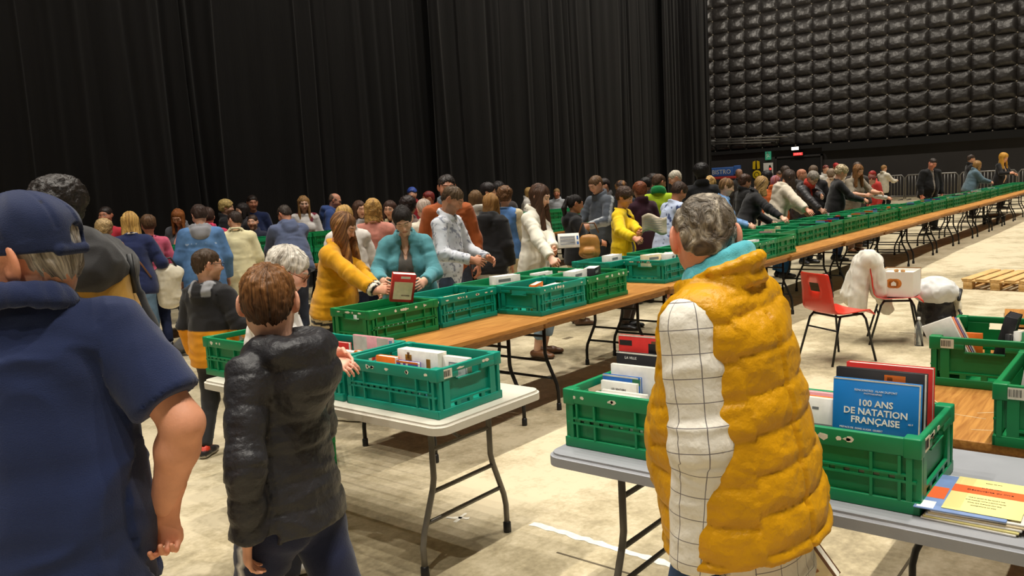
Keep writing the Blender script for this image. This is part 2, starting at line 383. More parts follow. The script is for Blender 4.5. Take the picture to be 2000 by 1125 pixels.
def head_prims(f, j, S, sp):
    hc, Rh = j['hc'], j['Rh']; s = S*j['hs']; q = lambda x, y, z: hc+Rh @ (A3(x, y, z)*s); fem = sp.get('fem')
    fine = f.res < 0.0118
    f.ell(q(0, -0.014, 0.03), A3(0.073, 0.093, 0.083)*s, Rh, 0.0)
    f.ell(q(0, -0.03, -0.005), A3(0.066, 0.07, 0.07)*s, Rh, 0.02*s)
    f.ell(q(0, 0.02, -0.02), A3(0.064, 0.066, 0.07)*s, Rh, 0.03*s)
    jw = 0.052 if fem else 0.057
    f.cone(q(0, 0.035, -0.045), q(0, 0.058, -0.088), jw*s, 0.026*s, 0.03*s)
    for e in (-1, 1): f.cone(q(e*0.04, -0.002, -0.055), q(e*0.014, 0.062, -0.094), 0.024*s, 0.017*s, 0.02*s)
    f.cone(j['nb']+A3(0, 0, -0.03*S), q(0, -0.022, -0.05), (0.056 if not fem else 0.049)*S*sp.get('neck', 1), (0.054 if not fem else 0.046)*s*sp.get('neck', 1), 0.025*s)
    f.ell(q(0, 0.066, -0.003), A3(0.045, 0.02, 0.045)*s, Rh, 0.03*s)
    if not fine:
        f.cone(q(0, 0.088, 0.01), q(0, 0.104, -0.022), 0.008*s, 0.013*s, 0.01*s)
        for e in (-1, 1):
            f.ell(q(e*0.074, -0.012, -0.004), A3(0.009, 0.018, 0.03)*s, Rh @ rz(e*0.35), 0.006*s)
        return
    for e in (-1, 1):
        f.ell(q(e*0.032, 0.096, 0.012), A3(0.019, 0.014, 0.012)*s, Rh, 0.016*s, 's')
        f.ell(q(e*0.031, 0.074, 0.012), A3(0.0155, 0.0135, 0.012)*s, Rh, 0.003*s)
        f.cone(q(e*0.014, 0.084, 0.033), q(e*0.046, 0.072, 0.034), 0.0075*s, 0.007*s, 0.014*s)
        f.ell(q(e*0.042, 0.055, -0.025), A3(0.022, 0.025, 0.022)*s, Rh, 0.025*s)
        f.ell(q(e*0.079, -0.014, -0.002), A3(0.008, 0.021, 0.034)*s*sp.get('ear', 1), Rh @ rz(e*0.6), 0.006*s)
        f.ell(q(e*0.088, -0.008, 0.002), A3(0.006, 0.012, 0.021)*s*sp.get('ear', 1), Rh @ rz(e*0.6), 0.006*s, 's')
        f.ell(q(e*0.075, -0.006, -0.026), A3(0.006, 0.008, 0.010)*s, Rh, 0.006*s)
    f.cone(q(0, 0.084, 0.018), q(0, 0.105, -0.02), 0.0075*s, 0.0105*s, 0.012*s)
    f.ell(q(0, 0.101, -0.024), A3(0.015, 0.011, 0.009)*s, Rh, 0.008*s)
    f.cone(q(-0.016, 0.082, -0.054), q(0.016, 0.082, -0.054), 0.0075*s, 0.0075*s, 0.006*s)
    f.cone(q(-0.014, 0.08, -0.064), q(0.014, 0.08, -0.064), 0.008*s, 0.008*s, 0.006*s)
    f.cone(q(-0.022, 0.094, -0.059), q(0.022, 0.094, -0.059), 0.003*s, 0.003*s, 0.006*s, op='s')
def head_col(V, j, S, sp):
    s = S*j['hs']; p = ((V-j['hc']) @ j['Rh'])/s; C = np.tile(np.array(sp['skin']), (len(V), 1)); ax = np.abs(p[:, 0])
    def mixc(m, col, a=1.0): C[m] = C[m]*(1-a)+np.array(col)*a
    hcol = np.array(sp.get('hcol', (0.05, 0.03, 0.02)))
    blush = np.array(sp['skin'])*np.array([1.06, 0.84, 0.80])
    mixc((ax > .022) & (ax < .058) & (p[:, 2] < -.004) & (p[:, 2] > -.045) & (p[:, 1] > .03), blush, .5)
    mixc((ax < .02) & (p[:, 1] > .092) & (p[:, 2] < 0) & (p[:, 2] > -.04), blush, .5)
    mixc((ax > .066) & (np.abs(p[:, 1]+.01) < .03) & (np.abs(p[:, 2]) < .035), blush, .6)
    if sp.get('stubble'): mixc((p[:, 2] < -.035) & (p[:, 1] > -.0) & (p[:, 2] > -.115), hcol, .32)
    lip = np.array(sp['skin'])*np.array([0.86, 0.5, 0.47])
    mixc((ax < .024-.4*np.abs(p[:, 2]+.059)) & (p[:, 1] > .07) & (np.abs(p[:, 2]+.059) < .011), lip, .85)
    mixc((ax < .023) & (p[:, 1] > .07) & (np.abs(p[:, 2]+.0592) < .0022), lip*.35, .8)
    br = .037-.10*np.abs(ax-.03); mixc((ax > .012) & (ax < .052) & (np.abs(p[:, 2]-br) < .0042) & (p[:, 1] > .05), hcol*.8, .8)
    e = (ax-.031)/.0145; ez = (p[:, 2]-.010)/.0065; eye = (e*e+ez*ez < 1) & (p[:, 1] > .06)
    if sp.get('eyes', 'down') == 'open':
        mixc(eye, (.75, .72, .68)); mixc(eye & ((ax-.031)**2+(p[:, 2]-.011)**2 < .0062**2), (.03, .018, .01))
    lz = .0145 if sp.get('eyes', 'down') == 'open' else .006
    mixc((np.abs(e) < 1.1) & (np.abs(p[:, 2]-(lz-.006*e*e*(1 if lz > .01 else -1))) < .0022) & (p[:, 1] > .055), np.array(sp['skin'])*.12, .9)
    return C
def hand_patch(j, S, k, sp, res):
    s_ = 1 if k == 'R' else -1; w = j['wr'+k]; d = nz(w-j['el'+k]); hs = S*sp.get('hands', 1.0)
    if 'hd'+k in sp: d = nz(A3(*sp['hd'+k]))
    t = A3(*sp.get('th'+k, (-s_*0.5, 0.6, 0.6))); t = nz(t-d*(t@d)); n = np.cross(d, t)*(-s_)
    f = SDF(w-0.21*hs, w+0.21*hs, res); pose = sp.get('hp'+k, 'relax'); cu = {'relax': (24, 28, 18), 'grip': (48, 55, 38), 'flat': (6, 8, 6), 'fist': (70, 75, 50)}[pose]
    el = j['el'+k]; f.cone(el+(w-el)*0.72, w, 0.031*S*sp.get('b', 1), 0.026*S*sp.get('b', 1), 0.01, t, (1.15, .9))
    f.cone(w, w+d*0.08*hs, 0.021*hs, 0.021*hs, 0.015*hs, t, (1.35, .72), (1.85, .68))
    for i, (o, L) in enumerate(((.030, .073), (.0105, .082), (-.0105, .076), (-.030, .060))):
        b = w+(d*0.084+t*o)*hs; a = 0.0; spread = o*2.2; prev = b-d*0.02*hs; dv = nz(d+t*spread); r0 = (.0088 if i < 3 else .0076)*hs
        f.cone(prev, b, r0*1.05, r0, 0.006*hs)
        for q, (fr, an) in enumerate(zip((.45, .31, .24), cu)):
            a += R(an*(1.0 if i < 2 else 1.15)); dd = dv*math.cos(a)+n*math.sin(a); e = b+dd*L*fr*hs; f.cone(b, e, r0*(1-.1*q), r0*(.92-.1*q), 0.0025*hs); b = e
    b = w+(d*0.022+t*0.022)*hs; m1 = b+nz(d*.75+t*.7+n*.35)*0.042*hs; tip = m1+nz(d*1.0+t*.25+n*(.3 if pose == 'flat' else .7))*0.034*hs
    f.cone(w+d*0.03*hs, m1, 0.014*hs, 0.0115*hs, 0.012*hs); f.cone(m1, tip, 0.011*hs, 0.0088*hs, 0.004*hs)
    V, F = f.nets(); C = np.tile(np.array(sp['skin'])*np.array([1.0, .9, .87]), (len(V), 1)); return V, F, C
def bones(j): return [('T', j['pel'], j['nb']), ('UL', j['shL'], j['elL']), ('FL', j['elL'], j['wrL']), ('UR', j['shR'], j['elR']), ('FR', j['elR'], j['wrR'])]
def limb_coords(V, segs, rad):
    best = np.full(len(V), 9e9); sid = np.zeros(len(V), int); T = np.zeros(len(V)); Q = np.zeros((len(V), 3))
    for i, (n, a, b) in enumerate(segs):
        d = b-a; L = np.linalg.norm(d); d = d/L; t = (V-a) @ d; tc = np.clip(t, 0, L); q = V-a-tc[:, None]*d; dist = np.linalg.norm(q, axis=1)-rad[i]
        m = dist < best; best[m] = dist[m]; sid[m] = i; T[m] = t[m]; Q[m] = (V-a-t[:, None]*d)[m]
    return sid, T, Q
def folds(V, sid, T, Q, amp, seed=0.0, tf=16.0, qf=6.0):
    P = np.stack([T*tf+sid*7.3+seed, Q[:, 0]*qf+Q[:, 2]*qf*.5, Q[:, 1]*qf+seed*1.7], 1)
    P[:, 0] += 1.2*noise(P*0.6+3.1)
    r = 1-np.abs(noise(P))*2; r2 = 1-np.abs(noise(P*1.9+11.0))*2
    return amp*(np.clip(r, -.6, 1)*0.7+np.clip(r2, -.6, 1)*0.35)
def top_mesh(name, sp, j, S, o, parent, res):
    """a garment for the upper body"""
    e = o.get('ease', 0.012); b = sp.get('b', 1.0)*o.get('bulk', 1.0); hem = o.get('hem', -0.06); Rt, pel = j['Rt'], j['pel']
    pts = [j[x] for x in ('pel', 'nb', 'shL', 'shR', 'elL', 'elR', 'wrL', 'wrR')] if o.get('sleeve', 1.97) > 0 else [j[x] for x in ('pel', 'nb', 'shL', 'shR')]
    m = 0.2*S*b+e; lo = np.min(pts, 0)-m; hi = np.max(pts, 0)+m
    if hem < 0: lo[2] = min(lo[2], (pel+Rt @ A3(0, 0, hem*S))[2]-0.06)
    f = SDF(lo, hi, res); torso(f, j, S, e, b, sp.get('fem'), hem=hem, flare=o.get('flare', 1.0))
    q = lambda x, y, z: pel+Rt @ (A3(x, y, z)*S)
    f.cut(-Rt[:, 2], -(q(0, 0, hem) @ Rt[:, 2]), 0.012)
    if o.get('armhole'):
        for s, k in ((-1, 'L'), (1, 'R')):
            f.cone(j['sh'+k]+Rt @ A3(s*.02, 0.005, -0.01)*S, j['sh'+k]+Rt @ A3(s*.12, 0.01, -.03)*S, .072*S, .1*S, .02, op='s')
    sl = o.get('sleeve', 1.97)
    if sl > 0:
        rr = o.get('armr', (0.052, 0.046, 0.043, 0.033))
        for k in 'LR':
            arm(f, j, S, k, 0, sl, e*0.62+.002, o.get('armb', sp.get('b', 1.0)**.5), 0.035*S, rr, o.get('cuff', 0.0))
            a, c = (j['sh'+k], j['el'+k]) if sl <= 1 else (j['el'+k], j['wr'+k]); t = sl if sl <= 1 else sl-1
            # flat sleeve end
            d = nz(c-a); pt = a+(c-a)*t+d*0.004; X, Y, Z = f.ax[0][:, None, None]-pt[0], f.ax[1][None, :, None]-pt[1], f.ax[2][None, None, :]-pt[2]
            ball = np.sqrt(X*X+Y*Y+Z*Z)-(0.075*S+e); pl = -(X*d[0]+Y*d[1]+Z*d[2]); f.D = np.maximum(f.D, -np.maximum(ball, pl)).astype(np.float32)
    nb, Rh = j['nb'], j['Rh']; nx = nz(j['hc']-nb)
    if o.get('vneck'):
        f.cone(nb+nx*0.1*S, q(0, 0.1, 0.46-o['vneck']), 0.062*S, 0.02*S, 0.012, op='s')
    f.cone(nb+nx*0.05*S, nb+nx*0.3*S, (0.058+e*.3)*S*sp.get('neck', 1), 0.08*S, 0.01, op='s')
    c = o.get('collar', 'crew')
    def ring(r, z, th, tilt=0.0, k=0.008, squash=1.0, gap=0.0, n=14):
        P = []
        for i in range(n+1):
            t = PI/2+gap/2+(2*PI-gap)*i/n
            P.append(nb+Rt @ (A3(r*math.cos(t), r*math.sin(t)*0.98, z-tilt*math.sin(t))*S))
        for a, b_ in zip(P[:-1], P[1:]): f.cone(a, b_, th*S, th*S, k)
    nr = 0.066*sp.get('neck', 1)+e*0.5
    if c == 'crew': ring(nr, 0.004, 0.010, 0.022)
    elif c == 'polo':
        ring(nr+.002, 0.034, 0.008, 0.03, gap=.5); ring(nr+.010, 0.020, 0.009, 0.032, gap=.45); ring(nr+.016, 0.004, 0.008, 0.034, gap=.45)
    elif c == 'stand':
        for z in (0.0, 0.022, 0.044): ring(nr+.008, z, 0.015, 0.03, gap=.3)
    elif c == 'scarf':
        ring(nr+.010, 0.018, 0.024, 0.025); ring(nr+.012, 0.046, 0.022, 0.03); ring(nr+.006, 0.07, 0.018, 0.03)
    elif c in ('hood', 'bighood'):
        g = 1.5 if c == 'bighood' else 1.0
        ring(nr+.012, 0.012, 0.020*g, 0.03, 0.02)
        for s in (-1, 1):
            f.cone(nb+Rt @ (A3(s*.085, -.01, .005)*S), nb+Rt @ (A3(s*.06, -.085, -.03*g)*S), .03*S*g, .036*S*g, .03)
        f.cone(nb+Rt @ (A3(-.05, -.1, -.03*g)*S), nb+Rt @ (A3(.05, -.1, -.03*g)*S), .042*S*g, .042*S*g, .03)
        f.ell(nb+Rt @ (A3(0, -.108, -.075*g)*S), A3(.085, .045, .075)*S*g, Rt, .03)
        if c == 'bighood':
            f.ell(nb+Rt @ (A3(0, -.10, .0)*S), A3(.15, .085, .075)*S, Rt, .03); f.ell(nb+Rt @ (A3(0, -.135, -.09)*S), A3(.12, .06, .09)*S, Rt, .03)
        f.ell(nb+Rt @ (A3(0, -.055*g, .055*g)*S), A3(.06*g, .05*g, .045)*S, Rt, .015, 's')
    if o.get('open'):
        w0, w1 = o['open']; zt, zb = 0.5, hem-0.05
        for i in range(9):
            z = zb+(zt-zb)*i/8; z2 = zb+(zt-zb)*(i+1)/8; wa = w1+(w0-w1)*i/8
            f.ell(q(0, 0.2, (z+z2)/2), A3(wa, 0.19, (zt-zb)/8*0.9)*S, Rt, 0.01, 's')
    for fn in o.get('extra', ()): fn(f, j, S, q)
    V, F = f.nets()
    if len(V) == 0: return None
    N = vnormals(V, F); segs = bones(j); rad = [0.14*S, 0.05*S, 0.04*S, 0.05*S, 0.04*S]; sid, T, Q = limb_coords(V, segs, rad)
    seed = abs(hash_(sp['label'])) % 97
    d = folds(V, sid, T, Q, o.get('fold', 0.006), seed, o.get('tf', 15), o.get('qf', 6))
    if o.get('puff'):
        h, amp = o['puff']; ph = T/h+0.10*noise(np.stack([Q[:, 0]*6, Q[:, 1]*6, T*0+seed], 1)); d = d+amp*(np.abs(np.sin(PI*ph))**0.42-0.75)
        if o.get('seams'):
            u = (V-pel) @ Rt[:, 0]; y = (V-pel) @ Rt[:, 1]
            for sx in o['seams']: d = d-amp*1.1*np.exp(-((u-sx*S-0.05*(T/S-.25))/0.006)**2)*(sid == 0)*(y < 0)*(T < .47*S)
    V = V+N*d[:, None]
    C = np.tile(np.array(o['col']), (len(V), 1))
    if o.get('colf'): C = o['colf'](V, C, sid, T, Q, j, S, pel, Rt)
    ang = np.arctan2(Q[:, 0], -Q[:, 1]) if True else 0
    limb = np.stack([T, ang*np.where(sid == 0, 0.15, 0.055)*S, sid.astype(float)], 1)
    me = np_mesh(name, V, F, o.get('mat') if o.get('mat') and not isinstance(o.get('mat'), str) else M[o.get('mat', 'cloth')], C, {'limb': limb})
    return link(name, me, parent)
def hash_(s):
    h = 7
    for c in s: h = (h*31+ord(c)) & 0xffffff
    return h
def trousers(sp, j, S, o, parent, res):
    b = sp.get('b', 1.0); e = o.get('ease', 0.01); L = o.get('len', 1.97)
    pts = [j[x] for x in ('pel', 'hipL', 'hipR', 'knL', 'knR', 'anL', 'anR')]; lo = np.min(pts, 0)-0.22*S*b; hi = np.max(pts, 0)+0.22*S*b
    f = SDF(lo, hi, res); Rt, p = j['Rt'], j['pel']
    q = lambda x, y, z: p+Rt @ (A3(x, y, z)*S)
    f.cone(q(0, -0.014, -0.06), q(0, -0.006, 0.09), 0.106*b*S+e*.45, 0.096*b*S+e*.3, 0.03, Rt[:, 0], (1.42, 1.0))
    for s in (-1, 1): f.ell(q(s*.07, -.05, -.085), A3(.082, .07, .1)*S*b, Rt, .04)
    for k in 'LR':
        leg(f, j, S, k, 0, L, e, b**.5, 0.03, o.get('fl', 0.0))
        a, c = j['kn'+k], j['an'+k]
        if L < 1: a, c = j['hip'+k], j['kn'+k]
        d = nz(c-a); pt = a+(c-a)*(L-1 if L > 1 else L); X, Y, Z = f.ax[0][:, None, None]-pt[0], f.ax[1][None, :, None]-pt[1], f.ax[2][None, None, :]-pt[2]
        ball = np.sqrt(X*X+Y*Y+Z*Z)-(0.13*S+e+o.get('fl', 0)); f.D = np.maximum(f.D, -np.maximum(ball, -(X*d[0]+Y*d[1]+Z*d[2]))).astype(np.float32)
    V, F = f.nets(); N = vnormals(V, F)
    segs = [('P', j['pel'], j['pel']+A3(0, 0, .08)), ('a', j['hipL'], j['knL']), ('b', j['knL'], j['anL']), ('c', j['hipR'], j['knR']), ('d', j['knR'], j['anR'])]
    sid, T, Q = limb_coords(V, segs, [.1*S, .07*S, .05*S, .07*S, .05*S]); V = V+N*folds(V, sid, T, Q, o.get('fold', 0.006), 5.0+hash_(sp['label']) % 53, 11, 6)[:, None]
    C = np.tile(np.array(o['col']), (len(V), 1))
    if o.get('stripe'):
        for k, s in (('L', -1), ('R', 1)):
            for a_, b_ in ((1, 2), (3, 4)): pass
        lat = np.where(sid >= 3, Q[:, 0], -Q[:, 0]); m = (sid > 0) & (np.abs(Q[:, 1]) < 0.009) & (lat > 0); C[m] = o['stripe']
    return link(o.get('name', 'trousers'), np_mesh('trousers', V, F, M[o.get('mat', 'cloth')], C), parent)
def shoe(sp, j, S, k, o, parent, res):
    an = j['an'+k]; yaw = R(sp.get('fy'+k, (-12 if k == 'R' else 12))); pit = R(o.get('pit'+k, sp.get('pit'+k, 0))); Rf = rz(yaw) @ rx(-pit)
    g = A3(an[0], an[1], an[2]-0.085*S); q = lambda x, y, z: g+Rf @ (A3(x, y, z)*S)
    f = SDF(g-0.24*S, g+0.24*S, res); side = Rf[:, 0]
    f.cone(q(0, -.035, .04), q(0, .085, .042), .046*S, .046*S, .02, side, (.95, .9), (1.05, .8)); f.cone(q(0, .085, .036), q(0, .165, .03), .044*S, .034*S, .02, side, (1.05, .9), (1.15, .8))
    if not o.get('low'): f.cone(q(0, -.02, .05), q(0, -.005, .105), .044*S, .042*S, .02)
    f.ell(q(0, -.005, .14), A3(.036, .05, .05)*S, Rf, .008, 's')
    sole = Rf[:, 2]; f.cut(-sole, -((g+sole*0.004*S) @ sole), 0.003)
    V, F = f.nets(); p = ((V-g) @ Rf)/S; C = np.tile(np.array(o['col']), (len(V), 1)); C[p[:, 2] < .026] = o.get('sole', (.6, .58, .55))
    if o.get('accent') is not None: C[(p[:, 2] > .03) & (np.abs(p[:, 0]) < .022) & (p[:, 1] > 0) & (p[:, 1] < .11) & (np.sin(p[:, 1]*220) > -.1)] = o['accent']; C[(p[:, 2] > .075) & (p[:, 1] < 0)] = o['accent']
    return link('shoe', np_mesh('shoe', V, F, M['leather'], C), parent)
def hair(sp, j, S, parent, res):
    kind = sp.get('hair', 'short')
    if kind == 'none': return
    hc, Rh = j['hc'], j['Rh']; s = S*j['hs']; q = lambda x, y, z: hc+Rh @ (A3(x, y, z)*s); g = lambda x, y, z: hc+Rh @ (A3(x, 0, 0)*s)+rz(R(sp.get('hy', 0))) @ (A3(0, y, z)*s)
    L = sp.get('hlen', 0.28); vol = sp.get('hvol', 0.0); drop = L if kind in ('long', 'bob', 'pony') else 0.12
    f = SDF(hc-A3(.24, .28, drop+.18)*s, hc+A3(.24, .24, .26)*s, res)
    f.ell(q(0, -.016, .034), A3(.080+vol, .100+vol, .086+vol)*s, Rh, 0); f.ell(q(0, -.05, -.012), A3(.066+vol, .056+vol, .062)*s, Rh, .02*s)
    if kind == 'afro': f.ell(q(0, -.02, .055), A3(.112, .125, .10)*s, Rh, .03*s); f.ell(q(0, -.045, 0.0), A3(.09, .08, .08)*s, Rh, .03*s)
    if kind == 'curly': f.ell(q(0, -.022, .04), A3(.098, .112, .092)*s, Rh, .03*s); f.ell(q(0, -.05, -.02), A3(.085, .07, .075)*s, Rh, .03*s)
    fr = sp.get('fringe', 0.0 if sp.get('fem') else -0.016)
    f.ell(q(0, .125, -.055-fr), A3(.076, .092, .11)*s, Rh, .012*s, 's')
    if kind in ('short', 'afro', 'curly', 'fringe', 'pony', 'bun'):
        for e in (-1, 1): f.ell(q(e*.092, .004, -.03), A3(.030, .030, .048)*s, Rh, .01*s, 's')
        z0 = sp.get('nape', -.075); f.cut(-Rh[:, 2], -(q(0, 0, z0) @ Rh[:, 2]), .01)
    if kind == 'fringe':   # bald crown
        f.ell(q(0, .02, .09), A3(.09, .11, .075)*s, Rh, .008*s, 's')
    if kind in ('long', 'bob'):
        ox, oy = sp.get('hoff', (0, 0)); w = sp.get('hwid', 1.0)
        f.cone(q(0, -.055, .0), g(ox, -.075+oy, -L*.97), .062*s, .045*s*w, .03*s, Rh[:, 0], (1.3, .8), (1.7, .7))
        for e in (-1, 1):
            sdl = sp.get('hside', (1, 1))[0 if e < 0 else 1]
            if sdl > 0: f.cone(q(e*.068, -.012, .03), g(e*.08+ox, .015+oy, -L*sdl), .034*s, .026*s*w, .02*s, Rh[:, 1], (1.35, .8), (1.3, .8))
        f.cut(A3(0, 0, -1), -(hc[2]-L*s), .02)
        f.ell(q(0, .118, -.06), A3(.060, .085, .105)*s, Rh, .010*s, 's'); f.ell(q(0, .075, -.16), A3(.05, .075, .1)*s, Rh, .02*s, 's')
    if kind == 'pony':
        f.ell(q(0, -.115, .055), A3(.025, .025, .025)*s, Rh, .01*s); f.cone(q(0, -.125, .05), g(.02, -.165, -.05), .024*s, .034*s, .015*s); f.cone(g(.02, -.165, -.05), g(.03, -.14, -L), .034*s, .012*s, .015*s)
    if kind == 'bun': f.ell(q(0, -.11, .06), A3(.04, .035, .04)*s, Rh, .01*s)
    for fn in sp.get('hair_extra', ()): fn(f, q, g, s)
    V, F = f.nets()
    if len(V) == 0: return
    N = vnormals(V, F); p = ((V-hc) @ Rh)/s; th = np.arctan2(p[:, 0], p[:, 1]+.03)
    tex = sp.get('htex', 'straight' if kind in ('long', 'bob', 'pony') else ('curl' if kind in ('afro', 'curly') else 'tuft'))
    if tex == 'straight':
        st = np.stack([th*26, p[:, 2]*7+p[:, 1]*4, np.hypot(p[:, 0], p[:, 1])*30], 1); d = .0065*noise(st*np.array([.5, .6, .5]))+.0035*noise(st)
    elif tex == 'curl':
        st = p*85; d = .009*noise(p*48)+.006*noise(p*100)
    elif tex == 'wave':
        st = np.stack([p[:, 0]*105+5*noise(p*26), p[:, 1]*105+5*noise(p*26+9), p[:, 2]*60], 1); d = .007*noise(st*.36)+.005*noise(st*.8)
    else:
        cr = p-np.array([0.01, -.06, .085]); a = np.arctan2(cr[:, 0], cr[:, 1]); rr = np.linalg.norm(cr, axis=1); st = np.stack([a*14+rr*10+2.0*noise(p*25), rr*16, p[:, 2]*14], 1); d = .0062*noise(st)+.003*noise(p*95)+.010*np.clip((p[:, 1]-.02)*12, 0, 1)*np.clip((p[:, 2]-.05)*25, 0, 1)*(.6+.6*noise(p*22))
    V = V+N*(d*s*sp.get('hamp', 1.0))[:, None]
    C = np.tile(np.array(sp['hcol']), (len(V), 1))
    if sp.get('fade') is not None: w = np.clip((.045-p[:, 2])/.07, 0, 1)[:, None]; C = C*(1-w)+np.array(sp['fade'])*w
    if sp.get('streak') is not None: m = np.clip(noise(st*.35+5)*1.5, 0, 1)[:, None]; C = C*(1-m)+np.array(sp['streak'])*m
    link('hair', np_mesh('hair', V, F, M['hair'], C, {'strand': st}), parent)
def person(label, H, face, group=None, res=1.0, **sp):
    """one person standing on the floor: body, hair and clothes are its parts"""
    sp.update(label=label, H=H, face=face); j, S = solve(sp); b = sp.get('b', 1.0)
    root = thing('person', label, 'person', tuple(sp['root']), R(face-90), group)
    if res > .93: res *= 1.25
    r_head, r_hand, r_top, r_leg = .0068*res, .0070*res, .0130*res, max(.0195, .0185*res)
    parts = []
    pts = [j[x] for x in ('pel', 'nb', 'elL', 'elR', 'wrL', 'wrR', 'anL', 'anR', 'knL', 'knR')]
    f = SDF(np.min(pts, 0)-.2*S, np.max(pts, 0)+.2*S, max(.032, .022*res)); torso(f, j, S, -.006, b*.97, sp.get('fem'))
    for k in 'LR':
        arm(f, j, S, k, 0, 2, -.004, b**.7); leg(f, j, S, k, 0, 2, -.006 if sp.get('bare') else -.008)
    f.cone(j['nb']-A3(0, 0, .06)*S, j['nb']+(j['hc']-j['nb'])*.5, .048*S, .042*S, .02)
    V, F = f.nets(); parts.append((V, F, np.tile(np.array(sp['skin']), (len(V), 1))))
    hcen = (j['hc']+j['nb'])/2; f = SDF(np.minimum(j['hc'], j['nb'])-A3(.14, .15, .09)*S*max(1, j['hs']), np.maximum(j['hc'], j['nb'])+A3(.14, .15, .14)*S*max(1, j['hs']), r_head)
    head_prims(f, j, S, sp); V, F = f.nets(); parts.append((V, F, head_col(V, j, S, sp)))
    for k in 'LR':
        if sp.get('nohand'+k): continue
        parts.append(hand_patch(j, S, k, sp, r_hand))
    if sp.get('bare_arm'):
        for k in sp['bare_arm']:
            pts = [j['sh'+k], j['el'+k], j['wr'+k]]; f = SDF(np.min(pts, 0)-.1*S, np.max(pts, 0)+.1*S, r_head*1.15); sh, el, wr = pts; bb = b**.8
            f.cone(sh, el, .052*S*bb, .043*S*bb, .02); f.cone(el, el+(wr-el)*.3, .043*S*bb, .045*S*bb, .02); f.cone(el+(wr-el)*.3, wr, .045*S*bb, .028*S*bb, .02)
            V, F = f.nets(); parts.append((V, F, np.tile(np.array(sp['skin'])*np.array([.97, .93, .92]), (len(V), 1))))
    if sp.get('bare'):
        for k in 'LR':
            pts = [j['hip'+k], j['kn'+k], j['an'+k]]; f = SDF(np.min(pts, 0)-.12*S, np.max(pts, 0)+.12*S, .014*res); leg(f, j, S, k, .5, 2, 0)
            V, F = f.nets(); parts.append((V, F, np.tile(np.array(sp['skin']), (len(V), 1))))
    V, F, C = merge(parts); link('body', np_mesh('body', V, F, M['skin'], C), root)
    hair(sp, j, S, root, r_head*1.2)
    for nm, o in sp.get('tops', ()): top_mesh(nm, sp, j, S, o, root, r_top*o.get('res', 1.0))
    if sp.get('legs'): trousers(sp, j, S, sp['legs'], root, r_leg)
    if sp.get('shoes') and not sp.get('noshoe'):
        for k in 'LR': shoe(sp, j, S, k, sp['shoes'], root, .0125*max(res, .8))
    s = S*j['hs']; Th = Matrix([list(r) for r in j['Rh']]).to_4x4(); Th.translation = Vector(j['hc'])
    if sp.get('glasses') is not None:
        mb = MB()
        for e in (-1, 1):
            pr = [Th @ (Vector((e*.033+.024*math.cos(t), .0985-.25*abs(.024*math.cos(t)*.3), .010+.017*math.sin(t)))*s) for t in [2*PI*i/14 for i in range(15)]]; mb.tube(pr, .0022*s, 6)
            mb.tube([Th @ (Vector(v)*s) for v in ((e*.057, .094, .015), (e*.072, .07, .015), (e*.078, -.005, .012), (e*.079, -.03, -.006))], .0022*s, 6)
        mb.tube([Th @ (Vector((x, .102, .015))*s) for x in (-.009, 0, .009)], .0022*s, 6)
        mb.build('glasses', sp['glasses'], root)
    sp['j'] = j; sp['obj'] = root; sp['Th'] = Th
    sp['world'] = lambda v, root=root, r_=sp['root'], a=R(face-90): rz(a) @ np.asarray(v, float)+r_
    return sp
# ---------------------------------------------------------------- the hall
def floor_mat():
    m, nt, b = new_mat('concrete'); L = nt.links.new
    tc = nd(nt, 'ShaderNodeTexCoord'); co = tc.outputs['Object']
    n1 = nd(nt, 'ShaderNodeTexNoise', Scale=0.55, Detail=6.0, Roughness=0.62); n2 = nd(nt, 'ShaderNodeTexNoise', Scale=5.5, Detail=8.0, Roughness=0.7); n3 = nd(nt, 'ShaderNodeTexNoise', Scale=38.0, Detail=4.0)
    for n in (n1, n2, n3): L(co, n.inputs['Vector'])
    a = nd(nt, 'ShaderNodeMath', _operation='MULTIPLY_ADD'); L(n2.outputs[0], a.inputs[0]); a.inputs[1].default_value = 0.6; L(n1.outputs[0], a.inputs[2])
    a2 = nd(nt, 'ShaderNodeMath', _operation='MULTIPLY_ADD'); L(n3.outputs[0], a2.inputs[0]); a2.inputs[1].default_value = 0.22; L(a.outputs[0], a2.inputs[2])
    r = nd(nt, 'ShaderNodeValToRGB'); L(a2.outputs[0], r.inputs[0]); e = r.color_ramp.elements
    e[0].position = 0.70; e[0].color = (*srgb(130, 119, 95), 1); e[1].position = 1.10; e[1].color = (*srgb(202, 189, 160), 1)
    k = e.new(0.86); k.color = (*srgb(172, 159, 129), 1)
    L(r.outputs[0], b.inputs['Base Color'])
    b.inputs['Roughness'].default_value = 0.5; b.inputs['Specular IOR Level'].default_value = 0.35
    bp = nd(nt, 'ShaderNodeBump', Strength=0.6, Distance=0.003); L(n2.outputs[0], bp.inputs['Height']); L(bp.outputs[0], b.inputs['Normal'])
    return m
M['floor'] = floor_mat()
mb = MB(); mb.box(-6, 49, -14, 26, -0.2, 0); tag(mb.build('floor', M['floor']), kind='structure')
M['tape'] = mat('floor_paint', srgb(232, 228, 215), 0.6, var=0.1, vscale=30)
def ragged_strip(a, b, w, seed, n=40):
    rr = random.Random(seed); a = Vector(a); b = Vector(b); d = (b-a).normalized(); p = Vector((-d.y, d.x, 0)); V = []; F = []
    for i in range(n+1):
        c = a+(b-a)*i/n; l = w*(.5+rr.uniform(-.25, .08)); r_ = w*(.5+rr.uniform(-.25, .08))
        V += [c+p*l, c-p*r_]
    return V, [(2*i, 2*i+1, 2*i+3, 2*i+2) for i in range(n)]
mb = MB(); V, F = ragged_strip((3.10, 2.50, .0016), (3.04, 1.0, .0016), .055, 1); mb.add(V, F); tag(mb.build('floor_line', M['tape']), 'worn white painted line on concrete floor between the white and grey tables', 'floor line')
